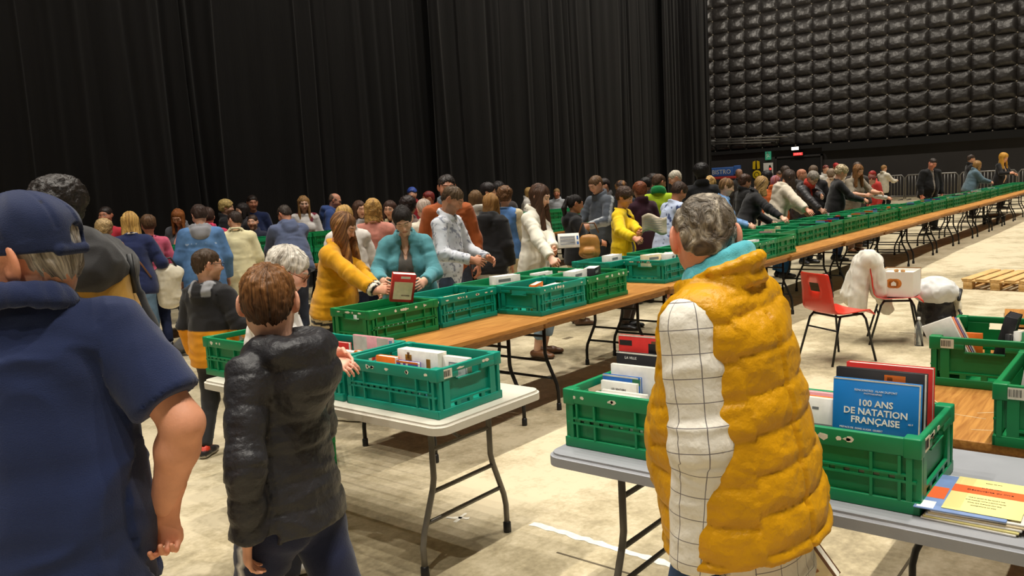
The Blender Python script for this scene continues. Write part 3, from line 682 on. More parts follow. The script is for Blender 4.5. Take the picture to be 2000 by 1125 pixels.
mb = MB(); V, F = ragged_strip((2.92, 2.93, .0016), (2.98, 2.82, .0016), .03, 4, 8); mb.add(V, F); V, F = ragged_strip((2.90, 2.85, .0016), (3.02, 2.88, .0016), .022, 5, 8); mb.add(V, F); tag(mb.build('floor_mark', M['tape']), 'small white paint cross on floor beneath the white table', 'floor mark')
M['joint'] = mat('slab_joint', srgb(92, 82, 64), 0.9)
mb = MB()
for y in (-2.05, 0.86): mb.box(-5, 48, y-.006, y+.006, 0, .0012)
for x in (2.9, 8.9, 14.9, 20.9, 26.9): mb.box(x-.006, x+.006, -13, 2.2, 0, .0012)
tag(mb.build('trim_1', M['joint']), kind='structure')
mb = MB(); mb.box(7.98, 8.12, 4.75, 4.82, 0, .0015, T=None); o = tag(mb.build('paper_scrap', mat('scrap', srgb(96, 84, 62), .9)), 'small dark paper scrap lying on floor under the long table', 'paper', None)
o.location = (-.75, .45, 0)

# --- black side curtain, two widths that overlap
M['curtain'] = mat('curtain_cloth', srgb(30, 29, 30), 0.9, var=0.25, vscale=3.0, bump=0.003, bscale=40, stretch=(1, 1, .08), sheen=0.1, spec=0.15)
def curtain(name, x0, x1, yb, seed, amp=0.07, n=900, dens=3.2, h=10.4):
    rr = random.Random(seed); nz_ = 14; pl = []
    x = x0
    while x < x1:
        big = .5+.5*math.sin(x*.62+seed)*math.sin(x*.23+1.7*seed); pl.append((x, rr.uniform(.018, .075), rr.uniform(.15, 1.0)*(.25+.95*big**2), rr.choice((-1, 1, 1)), rr.uniform(-.02, .02))); x += rr.expovariate(dens)+.05
    xs_ = np.linspace(x0, x1, n+1); zs_ = .03+h*np.linspace(0, 1, nz_+1); X, Z = np.meshgrid(xs_, zs_, indexing='ij'); Y = .02*np.sin(1.1*X+seed+.1*Z)+.006*np.sin(13*X+2*np.sin(X))
    for c_, w, a, sg, dr in pl:
        u = (X-c_-dr*(Z-5)-.02*np.sin(Z*.8+c_))/w; m_ = np.abs(u) < 4; Y[m_] += sg*amp*a*np.exp(-u[m_]**2)
    m = MB(); m.grid([[(X[i, k], yb+Y[i, k], Z[i, k]) for k in range(nz_+1)] for i in range(n+1)]); return m.build(name, M['curtain'])
tag(curtain('wall_left', -4, 13.3, 12.85, 3.1, .10, 1500, 3.0), kind='structure')
tag(curtain('wall_left', 13.0, 26.6, 12.62, 8.7, .06, 1300, 3.0), kind='structure')
mb = MB()
tag(curtain('wall_left', 22.9, 25.8, 12.35, 2.2, .20, 500, 9.0), kind='structure')

# --- far end wall: matt black below, buttoned acoustic padding above
M['blackwall'] = mat('black_wall_paint', srgb(44, 42, 42), 0.75, var=0.12, vscale=.8)
M['voidblack'] = mat('black_trim', srgb(9, 9, 9), 0.8)
M['pad'] = mat('padding_fabric', srgb(40, 37, 35), 0.40, var=0.18, vscale=2.0, bump=0.02, bscale=5.0, spec=0.6)
M['button'] = mat('padding_button', srgb(120, 112, 100), 0.25, spec=.8)
wall = empty('wall_far', (48, 0, 0)); tag(wall, kind='structure')
mb = MB(); mb.box(0, .4, -14, 25.5, 0, 16); mb.build('backing', M['blackwall'], wall)
mb = MB(); mb.box(-.35, 0, -14, 15.9, 2.75, 3.15); mb.box(-.25, 0, 15.9, 25.5, 2.95, 3.15); mb.build('ledge', M['voidblack'], wall)
PW, PH, PZ = 1.0, 0.78, 3.18
pads = []
for v in range(5):
    rr = random.Random(40+v); n = 12; G = [[rr.uniform(-1, 1) for _ in range(n+1)] for _ in range(n+1)]; P = []
    for i in range(n+1):
        row = []
        for k in range(n+1):
            u, w = 2*i/n-1, 2*k/n-1
            h = (max(0, 1-abs(u)**2.6)**.55)*(max(0, 1-abs(w)**2.4)**.55)*.20*(1-.22*w); cr = abs(u*w)
            for sx in (-1, 1):
                for sz in (-1, 1):
                    du, dw = u-sx, w-sz; d = math.hypot(du, dw); h += .035*math.sin(7*math.atan2(dw, du)+v*1.3+sx)*math.exp(-(d-.35)**2*14)
            h += .018*G[i][k]*(0 if i in (0, n) or k in (0, n) else 1)
            sag = -.04*(1-u*u)*(1-abs(w)) 
            row.append((-max(h, 0), (u*PW/2), w*PH/2+sag))
        P.append(row)
    pads.append(MB().grid(P).me('padding', M['pad']))
bt = MB()
for r_ in range(13):
    for c in range(19):
        y = 5.0+c*PW; z = PZ+PH*(r_+.5)
        if y > 23.4: continue
        if r_ < 13:
            o = link('padded_square', pads[random.randrange(5)], wall, (0, y, z))
            if random.random() < .5: o.scale = (1, -1, 1)
        bt.lathe([(.0, .05), (.03, .045), (.045, .02), (.05, 0)], 8, T=TR((-.03, y+PW/2, z-PH/2), ry=-PI/2))
b_ = bt.build('button', M['button'], wall); b_['kind'] = 'stuff'
for y in (7, 14, 21):  # unseen fill spots, added to lift the dark padding on the end wall
    ld = bpy.data.lights.new('wall_fill_light', 'SPOT'); ld.energy = 1500; ld.shadow_soft_size = .2; ld.spot_size = R(120); ld.spot_blend = .7; ld.color = (1.0, .9, .76)
    o = bpy.data.objects.new('wall_fill_light', ld); COL.objects.link(o); o.location = (40, y, 13.5); o.rotation_euler = (0, R(-52), 0)
# pipes under the padding, doorway, signs
M['pipe'] = mat('grey_pipe', srgb(120, 118, 112), 0.35, metal=.6)
mb = MB()
for i in range(3): mb.tube([(-.45, 17.8+.5*i, 3.72-.14*i), (-.45, 22.8, 3.92-.14*i)], .035, 8)
for y in (18.5, 20, 21.5): mb.box(-.4, 0, y-.03, y+.03, 3.4, 3.9)
t = mb.build('pipe_rail', M['pipe'], None, (48, 0, 0)); tag(t, 'horizontal grey pipes fixed on far wall under the padding', 'pipes')
mb = MB(); mb.box(-.06, 0, 16.05, 18.6, 0, 2.5); o = mb.build('door_1', M['voidblack'], None, (47.99, 0, 0)); tag(o, kind='structure')
mb = MB(); mb.box(-.12, 0, 15.95, 16.05, 0, 2.6); mb.box(-.12, 0, 18.6, 18.7, 0, 2.6); mb.box(-.12, 0, 15.95, 18.7, 2.5, 2.6); o = mb.build('frame', M['blackwall'], o)
M['lampwhite'] = mat('lamp_white', (1, 1, 1), .4, emit=(1, .93, .8, 6)); M['lampred'] = mat('lamp_red', srgb(200, 20, 20), .4, emit=(.9, .05, .04, 1.3))
M['exitgreen'] = mat('exit_green', srgb(30, 120, 80), .4, emit=(.05, .32, .18, .5)); M['white'] = mat('white_plastic', srgb(228, 226, 220), .45, var=.04)
M['black'] = mat('black_plastic', srgb(22, 22, 23), .45); M['blackmetal'] = mat('black_metal', srgb(26, 25, 25), .38, metal=.3, var=.1)
t = thing('wall_lamp', 'bright white lamp on far wall above the dark doorway', 'lamp', (47.62, 17.37, 3.0)); mb = MB(); mb.bbox(-.1, .029, -.25, .25, -.1, .1, .02); mb.build('housing', M['black'], t); mb = MB(); mb.bbox(-.13, -.1, -.2, .2, -.08, .08, .01); mb.build('diffuser', M['lampwhite'], t)
t = thing('red_lamp', 'red lit sign above the dark doorway', 'sign', (47.85, 17.3, 2.68)); mb = MB(); mb.bbox(-.08, .13, -.3, .3, -.1, .1, .02); mb.build('housing', M['black'], t); mb = MB(); mb.bbox(-.1, -.08, -.27, .27, -.08, .08, .01); mb.build('lit_panel', M['lampred'], t)
link('lettering', text_mesh('SORTIE', .13, mat('pink_letter', srgb(250, 170, 170), .5, emit=(1, .5, .5, .6))), t, (-.103, 0, 0), (R(90), 0, R(-90)))
t = thing('exit_sign', 'green and white exit pictogram on far wall above the poster', 'sign', (47.95, 19.14, 2.72)); mb = MB(); mb.bbox(-.06, .05, -.17, .17, -.26, .26, .02); mb.build('panel', M['exitgreen'], t)
mb = MB(); T = TR((-.065, 0, 0))
mb.lathe([(0, .012), (.035, .01), (.04, 0)], 10, T=TR((-.062, .02, .15), ry=-PI/2))
for pts in ([(.02, .1), (-.02, -.02)], [(-.02, -.02), (.07, -.12), (.03, -.2)], [(-.02, -.02), (-.08, -.1), (-.13, -.1)], [(.01, .08), (.09, .03), (.11, -.05)], [(.01, .08), (-.07, .06), (-.1, 0)]): mb.tube([(-.063, a, b) for a, b in pts], .018, 6)
mb.build('running_figure', M['white'], t)
t = thing('wall_poster', 'white framed poster with dark figure beside the dark doorway', 'poster', (47.95, 19.15, 1.86)); mb = MB(); mb.bbox(-.03, .05, -.29, .29, -.42, .42, .01); mb.build('sheet', M['white'], t)
mb = MB(); mb.prism([(.02, -.3), (.22, -.34), (.22, .1), (.14, .3), (.06, .26), (.04, 0)], 0, .006, T=Matrix(((0, 0, -1, -.031), (-1, 0, 0, 0), (0, 1, 0, 0), (0, 0, 0, 1)))); mb.build('dark_print', M['black'], t)
mb = MB(); mb.prism([(.08, .0), (.2, 0), (.2, .12), (.08, .12)], 0, .006, T=Matrix(((0, 0, -1, -.037), (-1, 0, 0, 0), (0, 1, 0, 0), (0, 0, 0, 1)))); mb.build('red_print', M['lampred'], t)
M['yellow'] = mat('yellow_plastic', srgb(222, 190, 20), .5)
t = thing('hanging_vest', 'yellow safety vest hanging at far wall left of the poster', 'vest', (47.9, 19.86, 2.2)); mb = MB()
for s in (-1, 1): mb.prism([(s*.04, .26), (s*.2, .2), (s*.22, -.22), (s*.07, -.26), (s*.05, 0)][::s], 0, .05, T=Matrix(((0, 0, -1, 0), (-1, 0, 0, 0), (0, 1, 0, 0), (0, 0, 0, 1))))
mb.build('panel', M['yellow'], t); mb = MB(); mb.tube([(-.0, 0, .3), (.1, 0, .34)], .02, 6); mb.build('hook', M['black'], t)
t = thing('warning_disc', 'round yellow warning sign on far wall under the yellow vest', 'sign', (47.94, 19.85, 1.62)); mb = MB(); mb.lathe([(0, .04), (.24, .04), (.27, .03), (.27, 0)], 20, T=TR((0, 0, 0), ry=-PI/2)); mb.build('disc', M['yellow'], t)
mb = MB(); mb.lathe([(.12, .045), (.16, .045)], 20, T=TR((0, 0, 0), ry=-PI/2)); mb.build('ring', M['black'], t)
# food stall with a blue fascia
M['stallblue'] = mat('stall_blue', srgb(58, 104, 182), .5, var=.1); M['stallred'] = mat('stall_red', srgb(196, 60, 52), .5)
t = thing('food_stall', 'blue stall fascia with white lettering far behind the crowd', 'stall', (45.5, 21.15, 0), 0)
mb = MB(); mb.bbox(-.1, .1, -.95, .62, 1.62, 2.16, .05); mb.bbox(-.12, .08, -1.35, -.95, 1.7, 2.22, .05); mb.build('fascia', M['stallblue'], t)
mb = MB(); mb.bbox(-.2, 1.2, -1.2, 1.2, 1.48, 1.62, .03); mb.build('awning', M['stallred'], t)
mb = MB(); mb.box(0, 1.1, -1.1, 1.1, 0, 1.05); mb.build('counter', M['white'], t)
mb = MB(); [mb.tube([(x, y, 0), (x, y, 1.5)], .03, 6) for x in (0, 1.1) for y in (-1.1, 1.1)]; mb.build('posts', M['blackmetal'], t)
link('lettering', text_mesh('BISTRO', .36, M['white']), t, (-.115, -.2, 1.88), (R(90), 0, R(-90)))

# --- crowd barriers in front of the far wall, each with its bars
M['galv'] = mat('galvanised_steel', srgb(132, 130, 126), .4, metal=.5, var=.08)
bar_me = MB().tube([(0, 0, .2), (0, 0, 1.2)], .02, 6).me('bar', M['galv']); rail = MB()
rail.tube([(0, -1.15, .06), (0, -1.15, 1.1), (0, -1.05, 1.22), (0, 1.05, 1.22), (0, 1.15, 1.1), (0, 1.15, .06)], .03, 8); rail.tube([(0, -1.15, .2), (0, 1.15, .2)], .024, 8); rail_me = rail.me('rail', M['galv'])
foot_me = MB().bbox(-.35, .35, -.03, .03, 0, .05, .01).me('foot', M['galv'])
for i in range(4):
    t = thing('crowd_barrier', f'{ordn(3-i)} galvanised crowd barrier from the left along the far wall', 'barrier', (43.6, 4.6+i*2.38, 0), 0, 'crowd barriers by the far wall')
    link('rail', rail_me, t)
    for k in range(15): link('bar', bar_me, t, (0, -1.0+k*2.0/14, 0))
    for y in (-1.0, 1.0): link('foot', foot_me, t, (0, y, 0))
# ---------------------------------------------------------------- tables
M['wood'] = None
def wood_mat():
    m, nt, b = new_mat('varnished_wood'); L = nt.links.new
    tc = nd(nt, 'ShaderNodeTexCoord'); mp = nd(nt, 'ShaderNodeMapping'); mp.inputs['Scale'].default_value = (2, 30, 30); L(tc.outputs['Object'], mp.inputs[0])
    n = nd(nt, 'ShaderNodeTexNoise', Scale=2.2, Detail=6.0, Distortion=.6); L(mp.outputs[0], n.inputs['Vector'])
    n2 = nd(nt, 'ShaderNodeTexNoise', Scale=1.7, Detail=3.0); L(tc.outputs['Object'], n2.inputs['Vector'])
    ad = nd(nt, 'ShaderNodeMath', _operation='MULTIPLY_ADD'); L(n2.outputs[0], ad.inputs[0]); ad.inputs[1].default_value = .35; L(n.outputs[0], ad.inputs[2])
    r = nd(nt, 'ShaderNodeValToRGB'); L(ad.outputs[0], r.inputs[0]); e = r.color_ramp.elements
    e[0].position = .45; e[0].color = (*srgb(146, 92, 38), 1); e[1].position = .9; e[1].color = (*srgb(196, 140, 70), 1)
    L(r.outputs[0], b.inputs['Base Color']); b.inputs['Roughness'].default_value = .48; b.inputs['Specular IOR Level'].default_value = .3
    return m
M['wood'] = wood_mat(); M['woodedge'] = mat('wood_edge', srgb(150, 104, 52), .55, var=.3, vscale=12, stretch=(1, 8, 8))
M['tablewhite'] = mat('moulded_white_plastic', srgb(206, 200, 186), .5, var=.04, bump=.0004, bscale=300); M['tablegrey'] = mat('moulded_grey_plastic', srgb(150, 152, 158), .5, var=.05, bump=.0004, bscale=300)
M['legsteel'] = mat('grey_leg_steel', srgb(112, 108, 102), .4, metal=.4, var=.1)
def rrect(x0, x1, y0, y1, r, n=5):
    P = []
    for cx, cy, a in ((x1-r, y1-r, 0), (x0+r, y1-r, 90), (x0+r, y0+r, 180), (x1-r, y0+r, 270)): P += [(cx+r*math.cos(R(a+90*i/n)), cy+r*math.sin(R(a+90*i/n))) for i in range(n+1)]
    return P
def leg_frame(Wd, ztop, sgn, parts, m, foot_m, root, x, thick=.014):
    """one bent-tube leg frame lying in the plane across the table at local x"""
    yi, yo = Wd*.27, Wd*.40; zb, zk = .40, .16
    for s in (-1, 1):
        mb = MB(); mb.tube([(x, s*yi, ztop), (x, s*yi, zb+.03), (x, s*(yi+.012), zb-.02), (x, s*(yo-.012), zk+.04), (x, s*yo, zk-.02), (x, s*yo, .03)], thick, 8); lg = mb.build('leg', m, root)
        mb = MB(); mb.lathe([(0, 0), (.019, 0), (.02, .006), (.019, .05), (.014, .055)], 10, T=TR((x, s*yo, 0))); mb.build('rubber_foot', foot_m, lg)
    for z, y in ((.56, yi), (.37, yi+.012), (.24, yi+.075)):
        mb = MB(); mb.tube([(x, -y, z), (x, y, z)], thick*.72, 6); mb.build('crossbar', m, root)
    mb = MB(); mb.tube([(x, 0, .56), (x+sgn*.34, 0, ztop-.005)], thick*.65, 6); mb.tube([(x+sgn*.34, -.12, ztop-.004), (x+sgn*.34, .12, ztop-.004)], thick*.6, 6); mb.build('brace', m, root)
def table(label, cx, cy, Ln, Wd, rot, top, zt=.74, group=None, legm='blackmetal', splay=True):
    t = thing('folding_table', label, 'table', (cx, cy, 0), rot, group); mb = MB()
    if top == 'wood':
        mb.bbox(-Ln/2, Ln/2, -Wd/2, Wd/2, zt-.03, zt, .004); mb.build('tabletop', M['wood'], t)
        mb = MB(); [mb.box(-Ln/2+.02, Ln/2-.02, s*(Wd/2-.035)-.012, s*(Wd/2-.035)+.012, zt-.075, zt-.03) for s in (-1, 1)]; [mb.box(s*(Ln/2-.035)-.012, s*(Ln/2-.035)+.012, -Wd/2+.047, Wd/2-.047, zt-.075, zt-.03) for s in (-1, 1)]; mb.build('apron', M['woodedge'], t); zl = zt-.03
    else:
        m = M['tablewhite'] if top == 'white' else M['tablegrey']
        bm = bmesh.new(); vs = [bm.verts.new((p[0], p[1], zt-.045)) for p in rrect(-Ln/2, Ln/2, -Wd/2, Wd/2, .06)]; fc = bm.faces.new(vs); ex = bmesh.ops.extrude_face_region(bm, geom=[fc]); tv = [g for g in ex['geom'] if isinstance(g, bmesh.types.BMVert)]
        bmesh.ops.translate(bm, verts=tv, vec=(0, 0, .045)); ed = [e for e in bm.edges if all(abs(v.co.z-zt) < 1e-5 for v in e.verts)]; bmesh.ops.bevel(bm, geom=ed, offset=.012, segments=3, affect='EDGES')
        bmesh.ops.recalc_face_normals(bm, faces=bm.faces[:]); me = bpy.data.meshes.new('tabletop'); bm.to_mesh(me); bm.free(); me.materials.append(m); link('tabletop', me, t)
        mb = MB(); [mb.tube([(-Ln/2+.12, s*Wd*.3, zt-.055), (Ln/2-.12, s*Wd*.3, zt-.055)], .014, 6) for s in (-1, 1)]; mb.build('under_rail', M[legm], t); zl = zt-.045
    for s in (-1, 1): leg_frame(Wd, zl, -s, None, M[legm], M['black'], t, s*(Ln/2-.22))
    return t
table('long white plastic folding table with one loaded crate at its near end', 2.67, 3.24, 1.83, .72, R(90), 'white', legm='legsteel')
table('grey plastic folding table behind the man in mustard vest', 2.64, .84, 1.84, .74, R(90), 'grey', legm='legsteel')
table('short orange-brown wooden table behind the grey one at right edge', 4.03, .46, 1.84, .78, 0, 'wood')
xs = [3.3, 4.66, 6.5, 7.94, 9.4, 11.3, 13.2, 15.1, 17.0, 18.9, 20.8, 22.7, 24.6, 26.5, 28.4, 30.3]
pos_txt = ['nearest the camera', 'second along', 'partly hidden by the mustard vest man', 'fourth along, behind the red chairs', 'fifth along']
MTY, MTW = 3.93, .84
for i in range(len(xs)-1):
    lb = f'{ordn(i)} wooden folding table of the long crate row counted from the mustard sweater'
    table(lb, (xs[i]+xs[i+1])/2, MTY-[.0, -.02, .0, .0, .02, .05, .06, .03, .0, .02, .04, .03, .02, .0, .0][i], xs[i+1]-xs[i]-.012, MTW, 0, 'wood', group='wooden tables of the long row')
x2 = [4.3+1.9*i for i in range(9)]
for i in range(8): table(f'{ordn(i)} wooden table from the left in the back row before the curtain', x2[i]+.945, 10.2, 1.88, .8, 0, 'wood', group='wooden tables of the back row')

# ---------------------------------------------------------------- crates
M['teal'] = mat('teal_crate_plastic', srgb(8, 140, 118), .42, var=.08, vscale=5, spec=.45); M['green'] = mat('green_crate_plastic', srgb(12, 132, 82), .42, var=.08, vscale=5, spec=.45); M['deep'] = mat('deep_green_crate_plastic', srgb(10, 124, 66), .42, var=.1, vscale=5, spec=.45)
M['torn'] = mat('torn_label_paper', srgb(226, 220, 200), .8, var=.1, vscale=60); M['ink'] = mat('black_ink', srgb(28, 26, 26), .7)
CL, CW, CH = .60, .42, .215
def crate_parts():
    P = {}; l, w, h = CL/2, CW/2, CH
    b = MB(); b.bbox(-l+.004, l-.004, -w+.004, w-.004, 0, .012, .003)
    for s in (-1, 1): b.bbox(-l, l, s*(w-.006)-.006, s*(w-.006)+.006, 0, .036, .003); b.bbox(s*(l-.006)-.006, s*(l-.006)+.006, -w, w, 0, .036, .003)
    P['base'] = [b]
    r_ = MB()
    for s in (-1, 1): r_.bbox(-l, l, s*(w-.009)-.009, s*(w-.009)+.009, h-.052, h, .004); r_.bbox(s*(l-.009)-.009, s*(l-.009)+.009, -w+.018, w-.018, h-.03, h, .004)
    for sx in (-1, 1):
        for sy in (-1, 1): r_.bbox(sx*(l-.022)-.024, sx*(l-.022)+.024, sy*(w-.022)-.024, sy*(w-.022)+.024, h-.056, h+.002, .005)
        for y0, y1 in ((-w+.018, -.075), (.075, w-.018)): r_.bbox(sx*(l-.009)-.009, sx*(l-.009)+.009, y0, y1, h-.052, h-.028, .003)
    P['rim'] = [r_]
    c = []
    for sx in (-1, 1):
        for sy in (-1, 1):
            m = MB(); m.box(sx*(l-.012)-.012, sx*(l-.012)+.012, sy*(w-.02)-.008, sy*(w-.02)+.008, .03, h-.05); m.box(sx*(l-.03)-.008, sx*(l-.03)+.008, sy*(w-.01)-.009, sy*(w-.01)+.009, .03, h-.05); c.append(m)
    P['corner_post'] = c
    sd = []
    for s in (-1, 1):
        for z0, z1 in ((.036, .092), (.108, h-.052)):
            m = MB(); m.box(-l+.04, l-.04, s*(w-.016)-.002, s*(w-.016)+.002, z0, z1)
            for x in (-.17, 0, .17, -.245, .245): m.box(x-.004, x+.004, s*(w-.008)-.008, s*(w-.008)+.008, z0, z1)
            sd.append(m)
    P['side_panel'] = sd
    hg = []
    for s in (-1, 1):
        m = MB(); m.box(-l+.012, l-.012, s*(w-.007)-.006, s*(w-.007)+.006, .087, .094); m.box(-l+.03, l-.03, s*(w-.007)-.006, s*(w-.007)+.006, .105, .111)
        for k in range(13): x = -l+.055+k*(CL-.11)/12; m.box(x-.012, x+.012, s*(w-.008)-.004, s*(w-.008)+.004, .094, .105)
        hg.append(m)
    P['hinge_bar'] = hg
    en = []
    for s in (-1, 1):
        m = MB(); X0, X1 = sorted((s*(l-.02), s*(l-.016)))
        m.box(X0, X1, -w+.03, w-.03, .062, h-.062); m.box(X0, X1, -w+.03, -.075, h-.062, h-.03); m.box(X0, X1, .075, w-.03, h-.062, h-.03)
        X0, X1 = sorted((s*(l-.018), s*(l-.002)))
        for y in (-w+.06, w-.06): m.box(X0, X1, y-.018, y+.018, .036, h-.05)
        m.box(X0, X1, -w+.04, w-.04, .054, .062); m.box(X0, X1, -.075, .075, h-.067, h-.062)
        for y in (-.08, .0, .08): m.box(X0, X1, y-.012, y+.012, .036, .054)
        en.append(m)
    P['end_panel'] = en
    return P
_cp = crate_parts(); CRATE_ME = {}
for cn in ('teal', 'green', 'deep'): CRATE_ME[cn] = [(k, m.me(k, M[cn])) for k, v in _cp.items() for m in v]
_far = MB()
for k, v in _cp.items():
    for m in v: _far.add(m.V, m.F, 0, False)
FAR_ME = {cn: _far.me('crate', M[cn]) for cn in ('green', 'deep')}
def scrap(rr, w, h):
    n = rr.randrange(6, 10); return [(w*.5*math.cos(2*PI*i/n)*rr.uniform(.55, 1.0), h*.5*math.sin(2*PI*i/n)*rr.uniform(.5, 1.0)) for i in range(n)]
def crate(label, x, y, z, rot, c='green', labels=2, seed=0, group=None, barcode=False):
    t = thing('folding_crate', label, 'crate', (x, y, z), rot, group); rr = random.Random(seed)
    for k, me in CRATE_ME[c]: link(k, me, t)
    for i in range(labels):
        side = rr.choice('SSE' if labels > 1 else 'S'); mb = MB()
        for q in range(rr.randrange(2, 6)):
            if side == 'S':
                for sg in (-1, 1):
                    u = rr.uniform(-.25, .25)
                    T = TR((u+.03*q, sg*(CW/2+.0004), CH-.026), rx=PI/2 if sg < 0 else -PI/2)
                    mb.prism(scrap(rr, rr.uniform(.012, .04), rr.uniform(.012, .03)), 0, .0007, T=T)
            else:
                for sg in (-1, 1):
                    T = Matrix.Translation((sg*(CL/2-.0+.0003), rr.uniform(-.15, .15), CH-.018)) @ Matrix.Rotation(sg*PI/2, 4, 'Y') @ Matrix.Rotation(PI/2, 4, 'Z'); mb.prism(scrap(rr, rr.uniform(.02, .06), rr.uniform(.012, .022)), 0, .0007, T=T)
        tag(mb.build('torn_label', M['torn'], t), kind='stuff')
    if barcode:
        s = barcode; mb = MB(); X0, X1 = sorted((s*(CL/2+.0003), s*(CL/2+.0012))); yb = CW/2-.055 if barcode < 0 else -CW/2+.055
        mb.box(X0, X1, yb-.04, yb+.04, CH-.048, CH-.008); lb = mb.build('barcode_label', M['torn'], t); mb = MB(); X0, X1 = sorted((s*(CL/2+.001), s*(CL/2+.0016))); u = yb-.028
        while u < yb+.026: w = rr.choice((.0015, .003, .002)); mb.box(X0, X1, u, u+w, CH-.04, CH-.014); u += w+rr.choice((.0015, .003))
        tag(mb.build('bars', M['ink'], lb), kind='stuff')
    return t
# ---------------------------------------------------------------- crates with their places
CR = []
def put(*a, **k): CR.append(crate(*a, **k)); return CR[-1]
M['scuff'] = mat('pale_scuff', srgb(224, 206, 168), .6)
put('teal folding crate with white books at the near end of the white table', 2.595, 2.695, .741, R(90), 'teal', 3, 11, barcode=-1)
put('teal crate with red and pink books second on the white table', 2.60, 3.325, .741, R(90), 'teal', 2, 12)
put('green crate at far end of the white table behind the boy in black puffer', 2.62, 3.955, .741, R(90), 'green', 1, 13)
put('green crate standing on the floor beyond the white table', 3.02, 4.44, 0, R(-35), 'deep', 1, 14)
put('green crate left of the mustard vest man holding the red poster book', 2.585, 1.435, .741, R(90), 'green', 3, 15)
put('green crate right of the mustard vest man holding the blue swimming book', 2.56, .825, .741, R(90), 'green', 4, 16, barcode=-1)
put('green crate with a barcode label and books on the wooden table at right', 4.155, .62, .741, 0, 'deep', 1, 17, barcode=-1)
put('green crate cut by the right edge on the wooden table front', 3.39, .26, .741, 0, 'deep', 1, 18, barcode=-1)
RY0, RY1 = 3.835, 4.265
put('deep green crate at left end of the long row beneath the held book', 3.74, RY1-.06, .741, R(-3), 'deep', 3, 21)
put('green crate second from the left end of the long row', 4.375, RY1-.06, .741, 0, 'teal', 3, 22)
put('teal crate pulled forward with an orange book in the long row', 5.035, RY0, .741, 0, 'teal', 3, 23)
put('green crate right of the teal one holding a black and white box', 5.665, RY0, .741, 0, 'deep', 3, 24)
put('green crate behind the teal one in front of the woman in white jacket', 5.02, RY1+.005, .741, 0, 'green', 1, 25)
put('green crate with white books behind the black and white box', 5.655, RY1+.005, .741, 0, 'green', 1, 26)
put('teal crate with torn white label left of the mustard vest man\'s ear', 6.96, RY0+.03, .741, 0, 'teal', 2, 27)
put('teal crate behind the one near the mustard vest man\'s ear', 6.72, RY1+.04, .741, 0, 'teal', 1, 28)
near_x = [7.6, 8.22, 8.84, 9.45]
for i, x in enumerate(near_x):
    w = ['half hidden by', 'just right of', 'second right of', 'third right of'][i]
    put(f'green crate in the long row\'s front line {w} the vest man\'s head', x, RY0-.06, .741, 0, 'deep' if i % 2 else 'green', 2, 30+i)
    put(f'green crate in the long row\'s back line {w} the vest man\'s head', x, RY1-.04, .741, 0, 'green', 1, 40+i)
M['cov'] = [mat('cover_'+n, srgb(*c), .45, var=.1, vscale=30) for n, c in (('red', (196, 44, 40)), ('blue', (38, 96, 170)), ('white', (226, 222, 214)), ('cream', (226, 208, 168)), ('black', (30, 29, 32)), ('orange', (226, 112, 30)), ('pink', (226, 164, 172)), ('violet', (74, 56, 140)), ('grey', (140, 140, 142)), ('green', (44, 122, 78)), ('brown', (118, 78, 50)), ('sky', (120, 176, 216)))]
CV = dict(zip(('red', 'blue', 'white', 'cream', 'black', 'orange', 'pink', 'violet', 'grey', 'green', 'brown', 'sky'), M['cov']))
M['paper'] = mat('page_edges', srgb(238, 232, 216), .8, var=.06, vscale=8, stretch=(200, 1, 1))
# far crates of the long row
FX = [10.22+.62*i for i in range(34)]; frr = random.Random(5)
BK_ME = {}
def slab(name):
    if name not in BK_ME:
        m = MB(); m.box(-.075, .075, -.012, -.0095, 0, .2); m.box(-.075, .075, .0095, .012, 0, .2); m.box(-.075, -.072, -.0095, .0095, 0, .2); m.box(-.072, .072, -.0094, .0094, .003, .197, 1)
        BK_ME[name] = m.me('book', CV[name], M['paper'])
    return BK_ME[name]
def small_books(x, y, n, rr, label, group, rot=R(90), z=.754, tilt=12):
    c, s = math.cos(rot), math.sin(rot)
    for k in range(n):
        cn_ = rr.choice(list(CV)); o = link('book', slab(cn_), None); v = -.15+.30*k/max(n-1, 1) if n > 1 else 0; h = rr.uniform(.95, 1.12)
        u = rr.uniform(-.1, .1); o.matrix_world = Matrix.Translation((x+c*u-s*v*1.0, y+s*u+c*v, z+.003)) @ Matrix.Rotation(rot, 4, 'Z') @ Matrix.Rotation(R(rr.choice((-1, 1))*tilt*0), 4, 'X') @ Matrix.Diagonal((rr.uniform(.8, 1.15), rr.uniform(.7, 1.3), h, 1)); tag(o, label.replace('small book', f'small {cn_} book'), 'book', group)
for i, x in enumerate(FX):
    y = 4.05-(.0 if i < 16 else .02)+frr.uniform(-.02, .02)
    o = link('folding_crate', FAR_ME['deep' if frr.random() < .5 else 'green'], None, (x, y, .741), (0, 0, frr.uniform(-.02, .02))); tag(o, f'{ordn(i)} green crate of the receding long row counted from the vest man', 'crate', 'crates of the receding long row')
    if i < 26: small_books(x, y, frr.choice((2, 3, 4, 5)), frr, f'small book upright in the {ordn(i)} crate of the receding long row', 'books in the receding crate row', R(frr.choice((0, 90))))
for i, x in enumerate([10.25+.62*i for i in range(12)]):
    o = link('folding_crate', FAR_ME['green'], None, (x, 4.49, .741)); tag(o, f'{ordn(i)} green crate of the line before the right hand browsers', 'crate', 'crates behind the receding row'); o.scale = (1, .82, 1)
